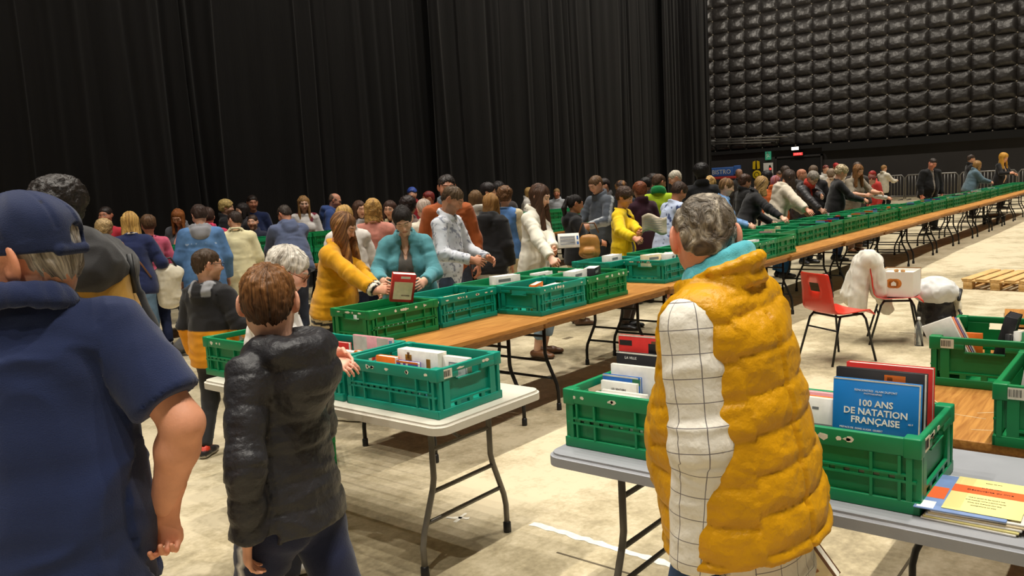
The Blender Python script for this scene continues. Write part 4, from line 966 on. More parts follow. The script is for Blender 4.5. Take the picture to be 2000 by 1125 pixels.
# back row, two crates high
for i in range(26):
    x = 4.62+.632*i
    for lv in range(2):
        o = link('folding_crate', FAR_ME['green' if (i+lv) % 3 else 'deep'], None, (x, 10.06, .741+lv*.225)); tag(o, f'{("lower", "upper")[lv]} green crate of the {ordn(i)} stack from the left on the back row', 'crate', 'stacked crates of the back row'); o.scale = (1, 1, 1.03)
    if i % 2 == 0: small_books(x, 10.06, 3, frr, f'small book standing in the upper crate of the {ordn(i)} back row stack', 'books in the back row', 0, .985)

# ---------------------------------------------------------------- books
def book(label, p, w, h, t, cov, rzd, tilt=0, name='book', prints=(), title=(), lie=False, group=None, roll=0):
    """upright book on its bottom edge; front cover faces local -Y; tilt leans it backwards"""
    o = thing(name, label, 'book', p, 0, group); Mx = Matrix.Translation(p) @ Matrix.Rotation(R(rzd), 4, 'Z') @ Matrix.Rotation(R(roll), 4, 'Y') @ Matrix.Rotation(R(-tilt), 4, 'X')
    o.matrix_world = Mx; th = .0025
    m = MB(); m.bbox(-w/2, w/2, -t/2, -t/2+th, 0, h, .0006, seg=1); m.bbox(-w/2, w/2, t/2-th, t/2, 0, h, .0006, seg=1); m.bbox(-w/2, -w/2+th, -t/2+th, t/2-th, 0, h, .0004, seg=1); m.build('cover', cov if not isinstance(cov, str) else CV[cov], o)
    m = MB(); m.box(-w/2+th, w/2-.003, -t/2+th+.0001, t/2-th-.0001, .003, h-.003); m.build('pages', M['paper'], o)
    for x0, x1, z0, z1, c in prints:
        m = MB(); m.box((x0-.5)*w, (x1-.5)*w, -t/2-.0006, -t/2+.0002, z0*h, z1*h); m.build('cover_print', CV[c] if isinstance(c, str) else c, o)
    for txt, sz, x, z, mt in title:
        link('cover_lettering', text_mesh(txt, sz, mt, bold=.022 if sz > .02 else 0), o, ((x-.5)*w, -t/2-.0009, z*h), (R(90), 0, 0))
    return o
zb = .7545
M['letterwhite'] = mat('white_lettering', srgb(244, 244, 240), .6); M['swimblue'] = mat('swim_blue', srgb(22, 116, 190), .4, var=.12, vscale=5)
# crate with the swimming book (front covers face -X, widths along Y)
sb = book('large blue hardback with white title 100 ANS DE NATATION FRANCAISE', (2.485, .682, zb+.055), .245, .262, .022, M['swimblue'], -90, 6, prints=[(0, 1, .985, 1, 'white'), (.985, 1, 0, .985, 'white'), (.25, .7, .02, .07, 'orange')],
     title=[('100 ANS', .027, .5, .735, M['letterwhite']), ('DE NATATION', .027, .5, .635, M['letterwhite']), ('FRANÇAISE', .027, .5, .535, M['letterwhite']), ('RENCONTRES  ALAIN DUPONT', .0085, .5, .88, M['letterwhite']), ('PHOTOGRAPHIES', .0065, .47, .845, M['letterwhite']), ('PRÉFACE DE  DENIS AUGER  GILBERT', .0075, .34, .435, M['letterwhite']), ('40 F', .008, .9, .55, M['letterwhite'])])
book('black hardback with orange figure on its cover behind the blue book', (2.53, .682, zb+.055), .255, .285, .024, 'black', -90, 5, prints=[(.55, .78, .86, .96, 'orange'), (.985, 1, 0, 1, 'white'), (.58, .64, .9, .94, 'brown')])
book('tall red hardback standing last in the crate with the blue book', (2.645, .684, zb), .25, .335, .03, 'red', -90, 2)
book('violet paperback edge showing under the red hardback', (2.595, .70, zb), .17, .26, .02, 'violet', -90, 2, prints=[(.9, 1, .9, .98, 'white')])
book('white photo book with a grey car picture left of the blue book', (2.51, .862, zb+.04), .135, .20, .018, 'white', -90, 5, prints=[(.14, .86, .2, .6, 'grey'), (.25, .75, .3, .5, 'black'), (.4, .55, .82, .86, 'grey')])
book('orange spined paperback beside the white photo book', (2.545, .86, zb), .15, .235, .02, 'orange', -90, 3)
book('violet white paperback at back left of the swimming crate', (2.60, .90, zb), .17, .235, .02, 'pink', -90, 3, prints=[(.1, .5, .75, .95, 'violet')])
for k in range(4): book(f'cream paperback lying low in front of the blue book, {["first", "second", "third", "fourth"][k]} from the rim', (2.386+.021*k, .66+.03*(k % 2), zb), .24, .125+.01*k, .018, ('cream', 'white', 'orange', 'cream')[k], -90, 0, prints=[(.1, .6, .85, .97, 'black' if k % 2 else 'orange')])
# crate left of the vest man
book('tall red poster book with black silhouettes leaning in the green crate', (2.725, 1.60, zb), .215, .345, .012, 'red', -90, 1, prints=[(.02, .28, .88, .94, 'black'), (.62, .98, .55, .92, 'black'), (.68, 1, .92, .95, 'brown'), (0, 1, .985, 1, 'white')])
book('black book with a silver city skyline in front of the red poster', (2.685, 1.585, zb), .215, .285, .02, 'black', -90, 1, prints=[(0, 1, .985, 1, 'white'), (.04, .1, .68, .76, 'grey'), (.14, .2, .68, .80, 'grey'), (.22, .34, .68, .74, 'grey'), (.38, .43, .68, .80, 'sky'), (.47, .6, .68, .77, 'grey'), (.62, .68, .68, .82, 'grey'), (.72, .8, .68, .79, 'white'), (.02, .7, .64, .68, 'red')], title=[('LA VILLE', .014, .3, .93, M['letterwhite'])])
book('large plain white book in front of the skyline book', (2.645, 1.565, zb), .26, .245, .018, 'white', -90, 1)
book('blue edged white booklet beside the titled one', (2.60, 1.625, zb), .165, .212, .016, 'blue', -90, 2, prints=[(0, .95, .97, 1, 'white'), (.8, 1, .86, .97, 'green')])
book('white booklet with a dark printed title near crate front', (2.56, 1.612, zb), .155, .198, .016, 'white', -90, 2, prints=[(.2, .7, .55, .6, 'sky'), (.03, .97, .02, .03, 'grey')], title=[('LES SENTIERS', .011, .5, .86, M['ink']), ('MÉMOIRES D\'UN FLEUVE', .0085, .5, .78, M['ink'])])
for k in range(5): book(f'thin white paper pad at crate front edge, {["first", "second", "third", "fourth", "fifth"][k]} from the rim', (2.40+.026*k, 1.60-.012*k, zb), .19, .165+.004*k, .012, 'white', -90, 0)
book('small grey brown paperback next to the mustard vest', (2.60, 1.40, zb), .12, .18, .03, 'grey', -90, 2, prints=[(.1, .9, .6, .75, 'brown')])
book('dark red paperback behind the small grey one', (2.645, 1.385, zb), .07, .2, .02, 'brown', -90, 2)
# teal crate on the white table
M['gold'] = mat('gold_print', srgb(186, 132, 40), .35, metal=.5)
book('white boxed set with gold ornaments in the teal crate', (2.60, 2.70, zb), .262, .222, .06, 'white', -90, 1, prints=[(.2, .36, .7, .9, M['gold']), (.25, .31, .82, .95, 'brown'), (.72, .82, .55, .85, M['gold'])])
book('white book with a grey framed drawing at right in the teal crate', (2.615, 2.495, zb), .15, .205, .03, 'white', -90, 2, prints=[(.25, .95, .2, .88, 'grey'), (.28, .92, .23, .85, 'white'), (.35, .75, .62, .68, 'grey')])
book('small violet and white paperback before the boxed set', (2.53, 2.72, zb), .14, .18, .022, 'violet', -90, 2, prints=[(.2, .32, .4, .95, 'white'), (.45, .55, .55, .95, 'white'), (.62, .95, .3, .92, 'green'), (.0, 1, .95, 1, 'orange')])
book('stack of orange paperbacks left of the violet one', (2.545, 2.87, zb), .13, .19, .03, 'orange', -90, 0, prints=[(.0, .5, .8, .85, 'cream')])
book('pale blue paperback at the front right of the teal crate', (2.455, 2.52, zb), .2, .162, .03, 'sky', -90, 8)
book('flat white pamphlet along the teal crate front rim', (2.418, 2.72, zb), .36, .168, .012, 'white', -90, 0)
# second crate of the white table
book('pink and white picture book standing tall in the second crate', (2.74, 3.19, zb), .30, .225, .014, 'pink', -90, 0, prints=[(.0, .36, .02, .98, 'white'), (.62, .9, .02, .98, 'white'), (.92, 1, .1, .95, 'sky'), (.42, .55, .3, .55, 'red')])
book('bright red large book lying upright behind the old reader\'s hands', (2.71, 3.46, zb), .24, .185, .02, 'red', -90, 0)
book('white book with a blue spine patch under the old reader\'s hands', (2.60, 3.30, zb), .25, .175, .03, 'white', -90, 0, prints=[(.45, .75, .55, .9, 'blue')])
book('orange yellow small book beside the blue patched one', (2.605, 3.115, zb), .10, .18, .03, 'orange', -90, 0)
book('cream paperback in front of the white and blue book', (2.52, 3.32, zb), .24, .165, .03, 'cream', -90, 0)
for k in range(4): book(f'white paperback in the far crate of the white table, number {["one", "two", "three", "four"][k]} from its front', (2.5+.06*k, 3.95, zb), .22, .17, .03, ('white', 'sky', 'cream', 'white')[k], -90, 0)
# crate A on the wooden table: leaning piles
for k, (c, pr) in enumerate((('white', []), ('orange', [(.1, .9, .8, .9, 'brown')]), ('violet', [(.3, .8, .35, .75, 'cream')]), ('cream', [(.2, .8, .5, .7, 'sky')]))):
    book(f'{["white", "orange", "violet blue", "cream"][k]} paperback leaning at the left end of the barcode crate', (3.925+.035*k, .735, zb+.075), .125, .20-.008*k, .022, c, -90, -4, prints=pr, roll=-24)
book('orange booklet lying among the leaning paperbacks in the barcode crate', (4.07, .74, zb), .16, .19, .014, 'orange', -90, -3)
o = book('black video case leaning upright in the barcode crate', (4.10, .615, zb), .05, .28, .14, 'black', -90, 0, roll=14, name='video_case'); [ch.data.materials.__setitem__(1 if len(ch.data.materials) > 1 else 0, CV['black']) for ch in o.children if ch.name.startswith('pages')]
for k, c in enumerate(('black', 'white', 'green', 'cream', 'white', 'grey')):
    book(f'{["black", "white", "dark green", "cream", "thin white", "grey"][k]} book in the slanting group at right of the barcode crate', (4.0+.03*(k % 3), .545-.026*k, zb), .19, .205+.008*(k % 2), .022, c, 0, 0, roll=8)
# crate B
book('white picture book with black drawings sticking out of the right edge crate', (3.20, .355, zb+.04), .13, .27, .03, 'white', -90, 0, prints=[(.1, .85, .1, .75, 'grey'), (.2, .5, .4, .7, 'black'), (.55, .75, .2, .5, 'black')], roll=8)
book('white paperback behind the drawn picture book at right edge', (3.26, .33, zb+.04), .15, .25, .03, 'white', -90, 0, roll=6)
book('red paperback with white title at right edge crate', (3.17, .20, zb+.03), .13, .21, .03, 'red', -90, 0, prints=[(.15, .8, .5, .7, 'white')])
book('black paperback behind the red one at right edge crate', (3.27, .18, zb), .16, .26, .03, 'black', -90, 0)
# pile on the grey table
M['sheetyellow'] = mat('yellow_sheet', srgb(238, 226, 150), .7); M['sheetorange'] = mat('orange_band', srgb(222, 98, 40), .7); M['sleeve'] = mat('clear_sleeve', srgb(190, 200, 215), .15, alpha=.35); M['sheetblue'] = mat('blue_sheet', srgb(120, 146, 196), .6, var=.2, vscale=12)
def flat(label, p, w, d, t, m, rzd, prints=(), cat='magazine'):
    o = thing('magazine', label, cat, p, R(rzd)); mb = MB(); mb.bbox(-w/2, w/2, -d/2, d/2, 0, t, .001, seg=1); mb.build('pages', m, o)
    for x0, x1, y0, y1, c in prints: mb = MB(); mb.box((x0-.5)*w, (x1-.5)*w, (y0-.5)*d, (y1-.5)*d, t, t+.0004); mb.build('cover_print', c, o)
    return o
zt = .7405
for k in range(5): flat(f'{["lowest white", "pale green", "white", "cream", "upper white"][k]} magazine in the pile right of the crate', (2.485+.002*k, .405-.003*k, zt+.0062*k), .30, .225, .006, (CV['white'], M['sheetyellow'], CV['white'], CV['cream'], CV['white'])[k], -2+1.2*k)
flat('blue magazine in a clear sleeve showing at left of the pile', (2.48, .435, zt+.031), .29, .22, .004, M['sheetblue'], 2, [(.3, .62, .72, .98, M['sheetorange']), (.02, .2, .78, .97, M['letterwhite'])])
o = flat('yellow leaflet with an orange band on top of the magazine pile', (2.49, .385, zt+.036), .27, .185, .002, M['sheetyellow'], 1, [(.52, .74, .0, 1, M['sheetorange'])])
for sz, x, tx in ((.014, .035, 'Découverte du livre'), (.008, .062, 'au fil des pages'), (.006, .105, 'bulletin des amis'), (.006, -.025, 'lundi au samedi de dix heures à midi'), (.006, -.045, 'et de quatorze heures à dix-huit heures'), (.006, -.065, 'entrée libre et gratuite pour tous'), (.006, -.085, 'renseignements sur place')):
    link('lettering', text_mesh(tx, sz, M['ink']), o, (x, 0, .0026), (0, 0, R(-90)))
o = flat('black covered magazine with a red edge at right end of the grey table', (2.50, .17, zt), .30, .21, .012, CV['red'], -3, [(.0, .97, .02, .98, CV['black']), (.6, .9, .75, .95, CV['orange']), (.5, .56, .3, .9, CV['blue'])])
# books in the long row near
LB = [('white paperback', 'white', 3.63, 4.22, 0), ('flat white booklet', 'white', 3.86, 4.16, 0), ('cream paperback', 'cream', 4.45, 4.2, 0), ('white paperback edge', 'white', 4.22, 4.14, 0), ('orange book', 'orange', 4.97, 3.84, 1), ('white book', 'white', 5.17, 3.84, 0), ('grey white booklet', 'white', 4.98, 4.28, 0), ('thick white book', 'white', 5.1, 4.26, 2), ('black and white box', 'black', 5.78, 3.86, 2), ('white box', 'white', 5.53, 3.86, 2), ('pale book', 'white', 5.62, 4.28, 1), ('white and orange book', 'cream', 6.9, 3.9, 2), ('white paper pile', 'white', 7.02, 3.8, 2), ('white paper pile', 'white', 6.8, 4.3, 2), ('white leaflet', 'white', 7.65, 3.78, 1), ('white leaflet', 'white', 8.9, 3.78, 1)]
for k, (nm, c, x, y, hi) in enumerate(LB):
    h = (.165, .20, .235)[hi]; crn = ['left end crate', 'left end crate, front', 'second crate', 'second crate, left', 'teal crate', 'teal crate, right', 'crate before the white jacket', 'crate before the white jacket, right', 'front crate beside the teal one', 'front crate beside the teal one, left', 'back crate beside', 'crate near the vest man\'s ear', 'crate near the vest man\'s ear, right', 'back crate near the ear', 'front crate right of the vest man', 'front crate further right'][k]
    book(f'{nm} standing in the {crn}', (x, y, zb), .24, h, .10 if hi == 2 else .05, c, -20+(k*37) % 50-5, 0, prints=[(.1, .6, .8, .9, 'grey')])
# ---------------------------------------------------------------- red chairs, box, coat, bag, pallet
M['redplastic'] = mat('red_moulded_plastic', srgb(206, 48, 30), .32, var=.04, coat=.2)
def chair(label, x, y, rzd):
    t = thing('moulded_chair', label, 'chair', (x, y, 0), R(rzd), 'red moulded chairs'); del t['group']; prof = [(.235, .425), (.225, .438), (.18, .445), (.05, .436), (-.10, .43), (-.165, .445), (-.195, .49), (-.212, .56), (-.225, .64), (-.245, .72), (-.262, .79), (-.268, .805)]
    P = []; n = 12
    for i, (yy, z) in enumerate(prof):
        row = []; hw = .215-(.0 if i < 6 else .012*(i-5)*.55)
        for k in range(n+1):
            u = 2*k/n-1; back = max(0, (i-5)/6); row.append((u*hw*(1-.04*(i == len(prof)-1)), yy+.035*u*u*back, z+(.018*u*u if 1 < i < 6 else 0)+(-.014*abs(u)**4 if i < 2 else 0)))
        P.append(row)
    m = MB(); nv = n+1; V = [p for r_ in P for p in r_]; F = []
    for i in range(len(P)-1):
        for k in range(n):
            if i == 8 and 4 <= k <= 7: continue
            F.append((i*nv+k, (i+1)*nv+k, (i+1)*nv+k+1, i*nv+k+1))
    m.add(V, F, 0, True); o = m.build('seat_shell', M['redplastic'], t); md = o.modifiers.new('thick', 'SOLIDIFY'); md.thickness = .007; md.offset = 0
    for s in (-1, 1):
        m = MB(); m.tube([(s*.17, .13, .43), (s*.19, .155, .38), (s*.235, .225, .0)], .0105, 8); m.build('leg', M['blackmetal'], t)
        m = MB(); m.tube([(s*.17, -.10, .425), (s*.19, -.13, .38), (s*.225, -.235, .0)], .0105, 8); m.build('leg', M['blackmetal'], t)
        m = MB(); m.tube([(s*.17, .13, .425), (s*.17, -.1, .42)], .0105, 8); m.build('side_rail', M['blackmetal'], t)
    m = MB(); m.tube([(-.17, .13, .42), (.17, .13, .42)], .0105, 8); m.tube([(-.17, -.10, .415), (.17, -.10, .415)], .0105, 8); m.tube([(-.2, -.155, .3), (.2, -.155, .3)], .008, 8); m.build('crossbar', M['blackmetal'], t)
    return t
chair('empty red plastic chair with black legs and a handle slot', 7.42, 2.36, -32-90)
chair('red plastic chair carrying the white cardboard box and white coat', 8.44, 2.13, -72-90)
M['card_w'] = mat('white_card', srgb(232, 228, 218), .6, var=.03); M['card_b'] = mat('brown_card', srgb(176, 130, 78), .8, var=.1)
t = thing('cardboard_box', 'white cardboard box with an orange round emblem on the red chair', 'box', (8.455, 2.085, .458), R(2))
m = MB(); L_, W_, H_ = .17, .15, .24
m.box(-L_, L_, -W_, -W_+.005, 0, H_); m.box(-L_, L_, W_-.005, W_, 0, H_); m.box(-L_, -L_+.005, -W_+.005, W_-.005, 0, H_); m.box(L_-.005, L_, -W_+.005, W_-.005, 0, H_); m.box(-L_, L_, -W_, W_, -.0, .004); m.box(-L_+.005, L_-.005, -W_+.005, W_-.005, H_-.03, H_-.025); m.build('carton', M['card_w'], t)
m = MB(); m.box(L_, L_+.004, -W_, W_, H_-.14, H_+.02, T=TR((0, 0, 0), ry=R(4))); m.box(-.1, L_, W_, W_+.004, H_-.1, H_+.012); m.build('flap', M['card_b'], t)
M['emblem'] = mat('orange_emblem', srgb(196, 116, 36), .6)
m = MB(); T = Matrix.Translation((-L_-.0005, 0.02, .13)) @ Matrix.Rotation(-PI/2, 4, 'Y')
for cx in (-.025, 0, .025): m.lathe([(0, .0012), (.043, .0012), (.046, 0)], 16, T=T @ Matrix.Translation((0, cx, 0)))
m.build('emblem', M['emblem'], t); m = MB(); T2 = Matrix(((0, 0, -1, -L_-.002), (-1, 0, 0, .02), (0, 1, 0, .13), (0, 0, 0, 1))); m.prism([(-.022, -.022), (.022, -.022), (.022, .004), (0, .022), (-.022, .004)], 0, .0006, T=T2); m.box(-.006, .006, .044, .06, 0, .0008, T=T2); m.build('emblem_house', M['card_w'], t)
for k, y in enumerate((-.03, .035)): m = MB(); m.lathe([(0, .02), (.018, .015), (.022, 0), (.015, -.012), (0, -.015)], 10, T=TR((-.02+.03*k, y, H_-.01))); m.build('corner_fold', M['card_b'], t)
def blob(name, lo, hi, res, prims, m, col, amp, parent=None, tf=9.0, cutz=None):
    tf = np.asarray(tf, float)
    f = SDF(lo, hi, res)
    for p in prims:
        if p[0] == 'c': f.cone(*p[1:])
        else: f.ell(*p[1:])
    if cutz is not None: f.cut(A3(0, 0, -1), -cutz)
    V, F = f.nets(); N = vnormals(V, F); r = 1-np.abs(noise(V*tf))*2; r2 = 1-np.abs(noise(V*tf*2.3+5))*2; V = V+N*(amp*(r+.5*r2))[:, None]
    return link(name, np_mesh(name, V, F, m, np.tile(np.array(col), (len(V), 1))), parent)
t = thing('coat', 'crumpled white coat hung over the back of a red chair', 'coat', (8.365, 2.355, .3), R(-72-90))
blob('fabric', A3(-.36, -.3, -.1), A3(.36, .3, .75), .011, [('c', A3(-.10, 0, .50), A3(.11, .0, .52), .09, .08, .05), ('c', A3(-.09, .06, .46), A3(-.08, .14, .12), .07, .07, .06), ('c', A3(.1, .05, .46), A3(.08, .11, .2), .07, .075, .06), ('c', A3(-.10, -.06, .46), A3(-.10, -.13, .10), .07, .08, .05), ('c', A3(.02, -.07, .46), A3(.0, -.16, .16), .07, .09, .05), ('c', A3(.11, -.05, .46), A3(.12, -.10, .06), .06, .08, .05), ('c', A3(.0, .08, .4), A3(.02, .17, .02), .05, .05, .05)], M['cloth'], srgb(222, 218, 206), .015, t, (13, 13, 4))
t = thing('kit_bag', 'white and black rucksack standing on the floor beside the bottle', 'bag', (8.9, 1.86, 0), R(-140))
blob('bag_body', A3(-.35, -.3, -.02), A3(.35, .3, .66), .012, [('c', A3(0, 0, .15), A3(0, 0, .32), .17, .15, .05, A3(1, 0, 0), (1.25, .9))], M['nylon'], srgb(34, 33, 34), .014, t, 8, .004)
blob('hood', A3(-.4, -.35, .2), A3(.4, .35, .75), .011, [('e', A3(0, 0, .44), A3(.235, .19, .13), None, .04), ('c', A3(-.16, .12, .42), A3(-.2, .13, .3), .05, .03, .05)], M['cloth'], srgb(206, 206, 204), .016, t, 8)
m = MB(); m.tube([(-.22, .1, .40), (-.12, .19, .46), (.08, .205, .45), (.23, .1, .38)], .016, 8); m.tube([(.05, .17, .3), (.2, .14, .24), (.22, .08, .1)], .014, 8); m.build('strap', M['black'], t)
blob('pocket', A3(-.2, -.05, .05), A3(.25, .35, .5), .011, [('e', A3(.03, .15, .28), A3(.11, .06, .12), None, .03)], M['cloth'], srgb(214, 206, 184), .008, t, 9)
M['bottle'] = mat('clear_bottle', srgb(220, 228, 232), .08, trans=.85, spec=.5)
t = thing('water_bottle', 'clear plastic water bottle standing on the floor by the rucksack', 'bottle', (8.30, 1.88, 0)); m = MB(); m.lathe([(0, .0), (.034, 0), (.038, .01), (.036, .05), (.039, .06), (.036, .1), (.039, .11), (.036, .16), (.03, .2), (.014, .235), (.0135, .25)], 16); m.build('bottle_body', M['bottle'], t); m = MB(); m.lathe([(0, .275), (.015, .275), (.016, .25)], 12); m.build('cap', M['white'], t)
M['pallet'] = mat('raw_pallet_wood', srgb(204, 164, 104), .75, var=.2, vscale=4, stretch=(1, 10, 10), bump=.002, bscale=20)
t = thing('pallet', 'raw wooden pallet lying on the floor at right', 'pallet', (12.85, 1.78, 0), R(-8))
def board(nm, x0, x1, y0, y1, z0, z1): m = MB(); m.bbox(x0, x1, y0, y1, z0, z1, .004, seg=1); m.build(nm, M['pallet'], t)
for y in (-.345, -.172, 0, .172, .345): board('deck_board', -.6, .6, y-.065, y+.065, .122, .144)
for x in (-.53, 0, .53): board('stringer_board', x-.07, x+.07, -.4, .4, .1, .122)
for x in (-.53, 0, .53):
    for y in (-.33, 0, .33): board('block', x-.07, x+.07, y-.055, y+.055, .022, .1)
for y in (-.33, 0, .33): board('bottom_board', -.6, .6, y-.055, y+.055, 0, .022)
t = thing('wooden_board', 'flat orange-brown board on floor at the right edge', 'board', (10.0, 1.12, 0), R(8)); m = MB(); m.bbox(-.5, .5, -.3, .3, .02, .05, .004); m.build('plank', M['wood'], t); m = MB(); m.box(-.45, .45, -.25, -.2, 0, .02); m.box(-.45, .45, .2, .25, 0, .02); m.build('batten', M['woodedge'], t)
t = thing('platform_trolley', 'low black platform trolley under the far end of the long tables', 'trolley', (25.55, 3.93, 0), 0)
m = MB(); m.bbox(-.52, .52, -.22, .22, .18, .24, .02); m.build('platform', M['black'], t); m = MB(); m.tube([(-.5, -.18, .24), (-.52, -.18, .52), (-.52, .18, .52), (-.5, .18, .24)], .02, 8); m.build('handle', M['blackmetal'], t)
for x in (-.42, .42):
    for y in (-.16, .16): m = MB(); m.lathe([(0, .03), (.09, .03), (.1, .02), (.1, -.02), (.09, -.03), (0, -.03)], 14, T=TR((x, y, .1), rx=PI/2)); m.box(x-.02, x+.02, y-.05, y-.035, .1, .2); m.build('castor', M['black'], t)
for k, (dx, c) in enumerate(((-.45, 'black'), (.1, 'black'), (.55, 'grey'))): pass

wt = [o for o in COL.objects if o.get('label', '').startswith('short orange-brown')][0]
mb = MB()
for (x0, y0), (x1, y1) in (((-.42, .30), (-.60, .20)), ((-.60, .20), (-.62, .08)), ((-.70, .02), (-.66, -.05)), ((-.78, .10), (-.76, .03)), ((-.55, .12), (-.50, .05))):
    mb.tube([(x0, y0, .7402), (x1, y1, .7402)], .0022, 5, flat=.2)
tag(mb.build('scratch', M['scuff'], wt), kind='stuff')
cs = thing('castor_base', 'pair of chrome castors of a stand under the grey table', 'castors', (2.72, .32, 0), R(20))
mb = MB(); mb.tube([(-.02, .42, .05), (0, 0, .09), (.02, -.42, .05)], .022, 8); mb.build('foot_bar', M['black'], cs)
for y in (-.4, -.1, .22): mb = MB(); mb.lathe([(0, .02), (.04, .02), (.045, .015), (.045, -.015), (.04, -.02), (0, -.02)], 14, T=TR((0, y, .045), ry=PI/2)); mb.tube([(0, y, .045), (0, y, .16)], .018, 8); mb.build('castor', M['galv'], cs)
# ---------------------------------------------------------------- the people
c = srgb
FAIR, PALE, MID, TAN, DARK = c(226, 172, 142), c(232, 186, 160), c(206, 148, 116), c(186, 124, 90), c(96, 60, 44)
BROWN, DKBR, BLACK, BLOND, GREYH, WHITEH, RED, LBR = c(92, 60, 36), c(52, 36, 26), c(30, 25, 23), c(206, 164, 98), c(140, 130, 118), c(222, 214, 200), c(150, 84, 42), c(140, 98, 60)
JEAN, LJEAN, NAVY, KHAKI, CREAM, WHT, BLK, GRY = c(72, 104, 146), c(138, 160, 180), c(28, 36, 64), c(170, 142, 96), c(226, 214, 178), c(234, 230, 222), c(30, 29, 31), c(120, 120, 124)
def T_(col, name='jacket', **k): return (name, dict(col=col, **k))
def sweater(col, **k): return T_(col, 'sweater', **{**dict(ease=.012, hem=-.1, mat='knit', fold=.007), **k})
def tee(col, **k): return T_(col, 'shirt', **{**dict(ease=.008, hem=-.1, sleeve=.55, fold=.006), **k})
def shirt(col, **k): return T_(col, 'shirt', **{**dict(ease=.012, hem=-.13, collar='polo', fold=.007), **k})
def jacket(col, **k): return T_(col, 'jacket', **{**dict(ease=.022, hem=-.14, collar='stand', fold=.009), **k})
def legs(col, **k): return {**dict(col=col, ease=.012, mat='denim'), **k}
def shoes(col, **k): return {**dict(col=col), **k}
SH_W, SH_B, SH_BR = shoes(WHT, sole=WHT), shoes(BLK, sole=c(60, 58, 55)), shoes(c(110, 72, 44), sole=c(70, 48, 32), low=True)
def std(skin, hcol, tops, lg=None, sh=None, **k): return {**dict(skin=skin, hcol=hcol, tops=tops, legs=lg or legs(JEAN), shoes=sh or SH_B), **k}
def black_top_yellow_base(V, C, sid, T, Q, j, S, pel, Rt):
    z = (V-pel) @ Rt[:, 2]; C = C.copy(); C[z < .16*S] = c(226, 150, 16); arm_ = (sid == 2) | (sid == 4); C[arm_] = c(226, 150, 16)
    nb = (V-j['nb']) @ Rt; C[(z > .46*S) & (nb[:, 1] < -.03) & (np.abs(nb[:, 0]) < .09) & (np.abs(nb[:, 0]) > .035)] = c(150, 150, 154); return C
def cuffs(cols, n=.05):
    def fn(V, C, sid, T, Q, j, S, pel, Rt):
        C = C.copy()
        for i, k in ((2, 'L'), (4, 'R')):
            L = np.linalg.norm(j['wr'+k]-j['el'+k]); u = (L-T)/(n*S); m = (sid == i) & (u < 1); idx = np.clip((u*len(cols)).astype(int), 0, len(cols)-1); C[m] = np.array(cols)[idx[m]]
        return C
    return fn
def blotches(dark, sc=22, th=.12):
    def fn(V, C, sid, T, Q, j, S, pel, Rt):
        C = C.copy(); n = noise(V*sc)+.6*noise(V*sc*2.1+4); C[n > th+.2] = dark; return C
    return fn
def yoke(col, z0=.36):
    def fn(V, C, sid, T, Q, j, S, pel, Rt):
        z = (V-pel) @ Rt[:, 2]; C = C.copy(); C[(np.abs(z-z0*S) < .004) & (sid == 0)] = col; return C
    return fn

# ===== foreground
M['polo_pique'] = mat('polo_pique', (1, 1, 1), .85, var=.16, vscale=5, bump=.0016, bscale=420, attr=True, sheen=.2, spec=.2)
cap_navy = c(26, 37, 70)
p = person('heavy man in navy polo shirt and navy cap seen from behind at left edge', (0.779, 2.201, 1.733), 62, res=.62,
  **std(c(224, 160, 126), GREYH, [T_(c(29, 41, 78), 'polo_shirt', ease=.022, hem=-.19, sleeve=.74, collar='polo', fold=.017, tf=6, qf=4, mat='polo_pique', armr=(.060, .060, .05, .04), flare=1.02)], legs(c(214, 176, 160), len=.9, ease=.03), SH_W, b=1.2, sw=1.06, hs=1.2, ear=1.2, hy=72, hp=12, nl=-.06, neck=1.12, hR=('w', *(0.989, 2.013, 0.935)), poleR=(.7, -.7, -.1), hpR='grip', hands=1.12, hair='short', nape=-.105, hamp=.8, bare_arm='R', thR=(-.9, .4, 0), hdR=(-.06, .1, -1), streak=c(214, 206, 196), twist=-4))
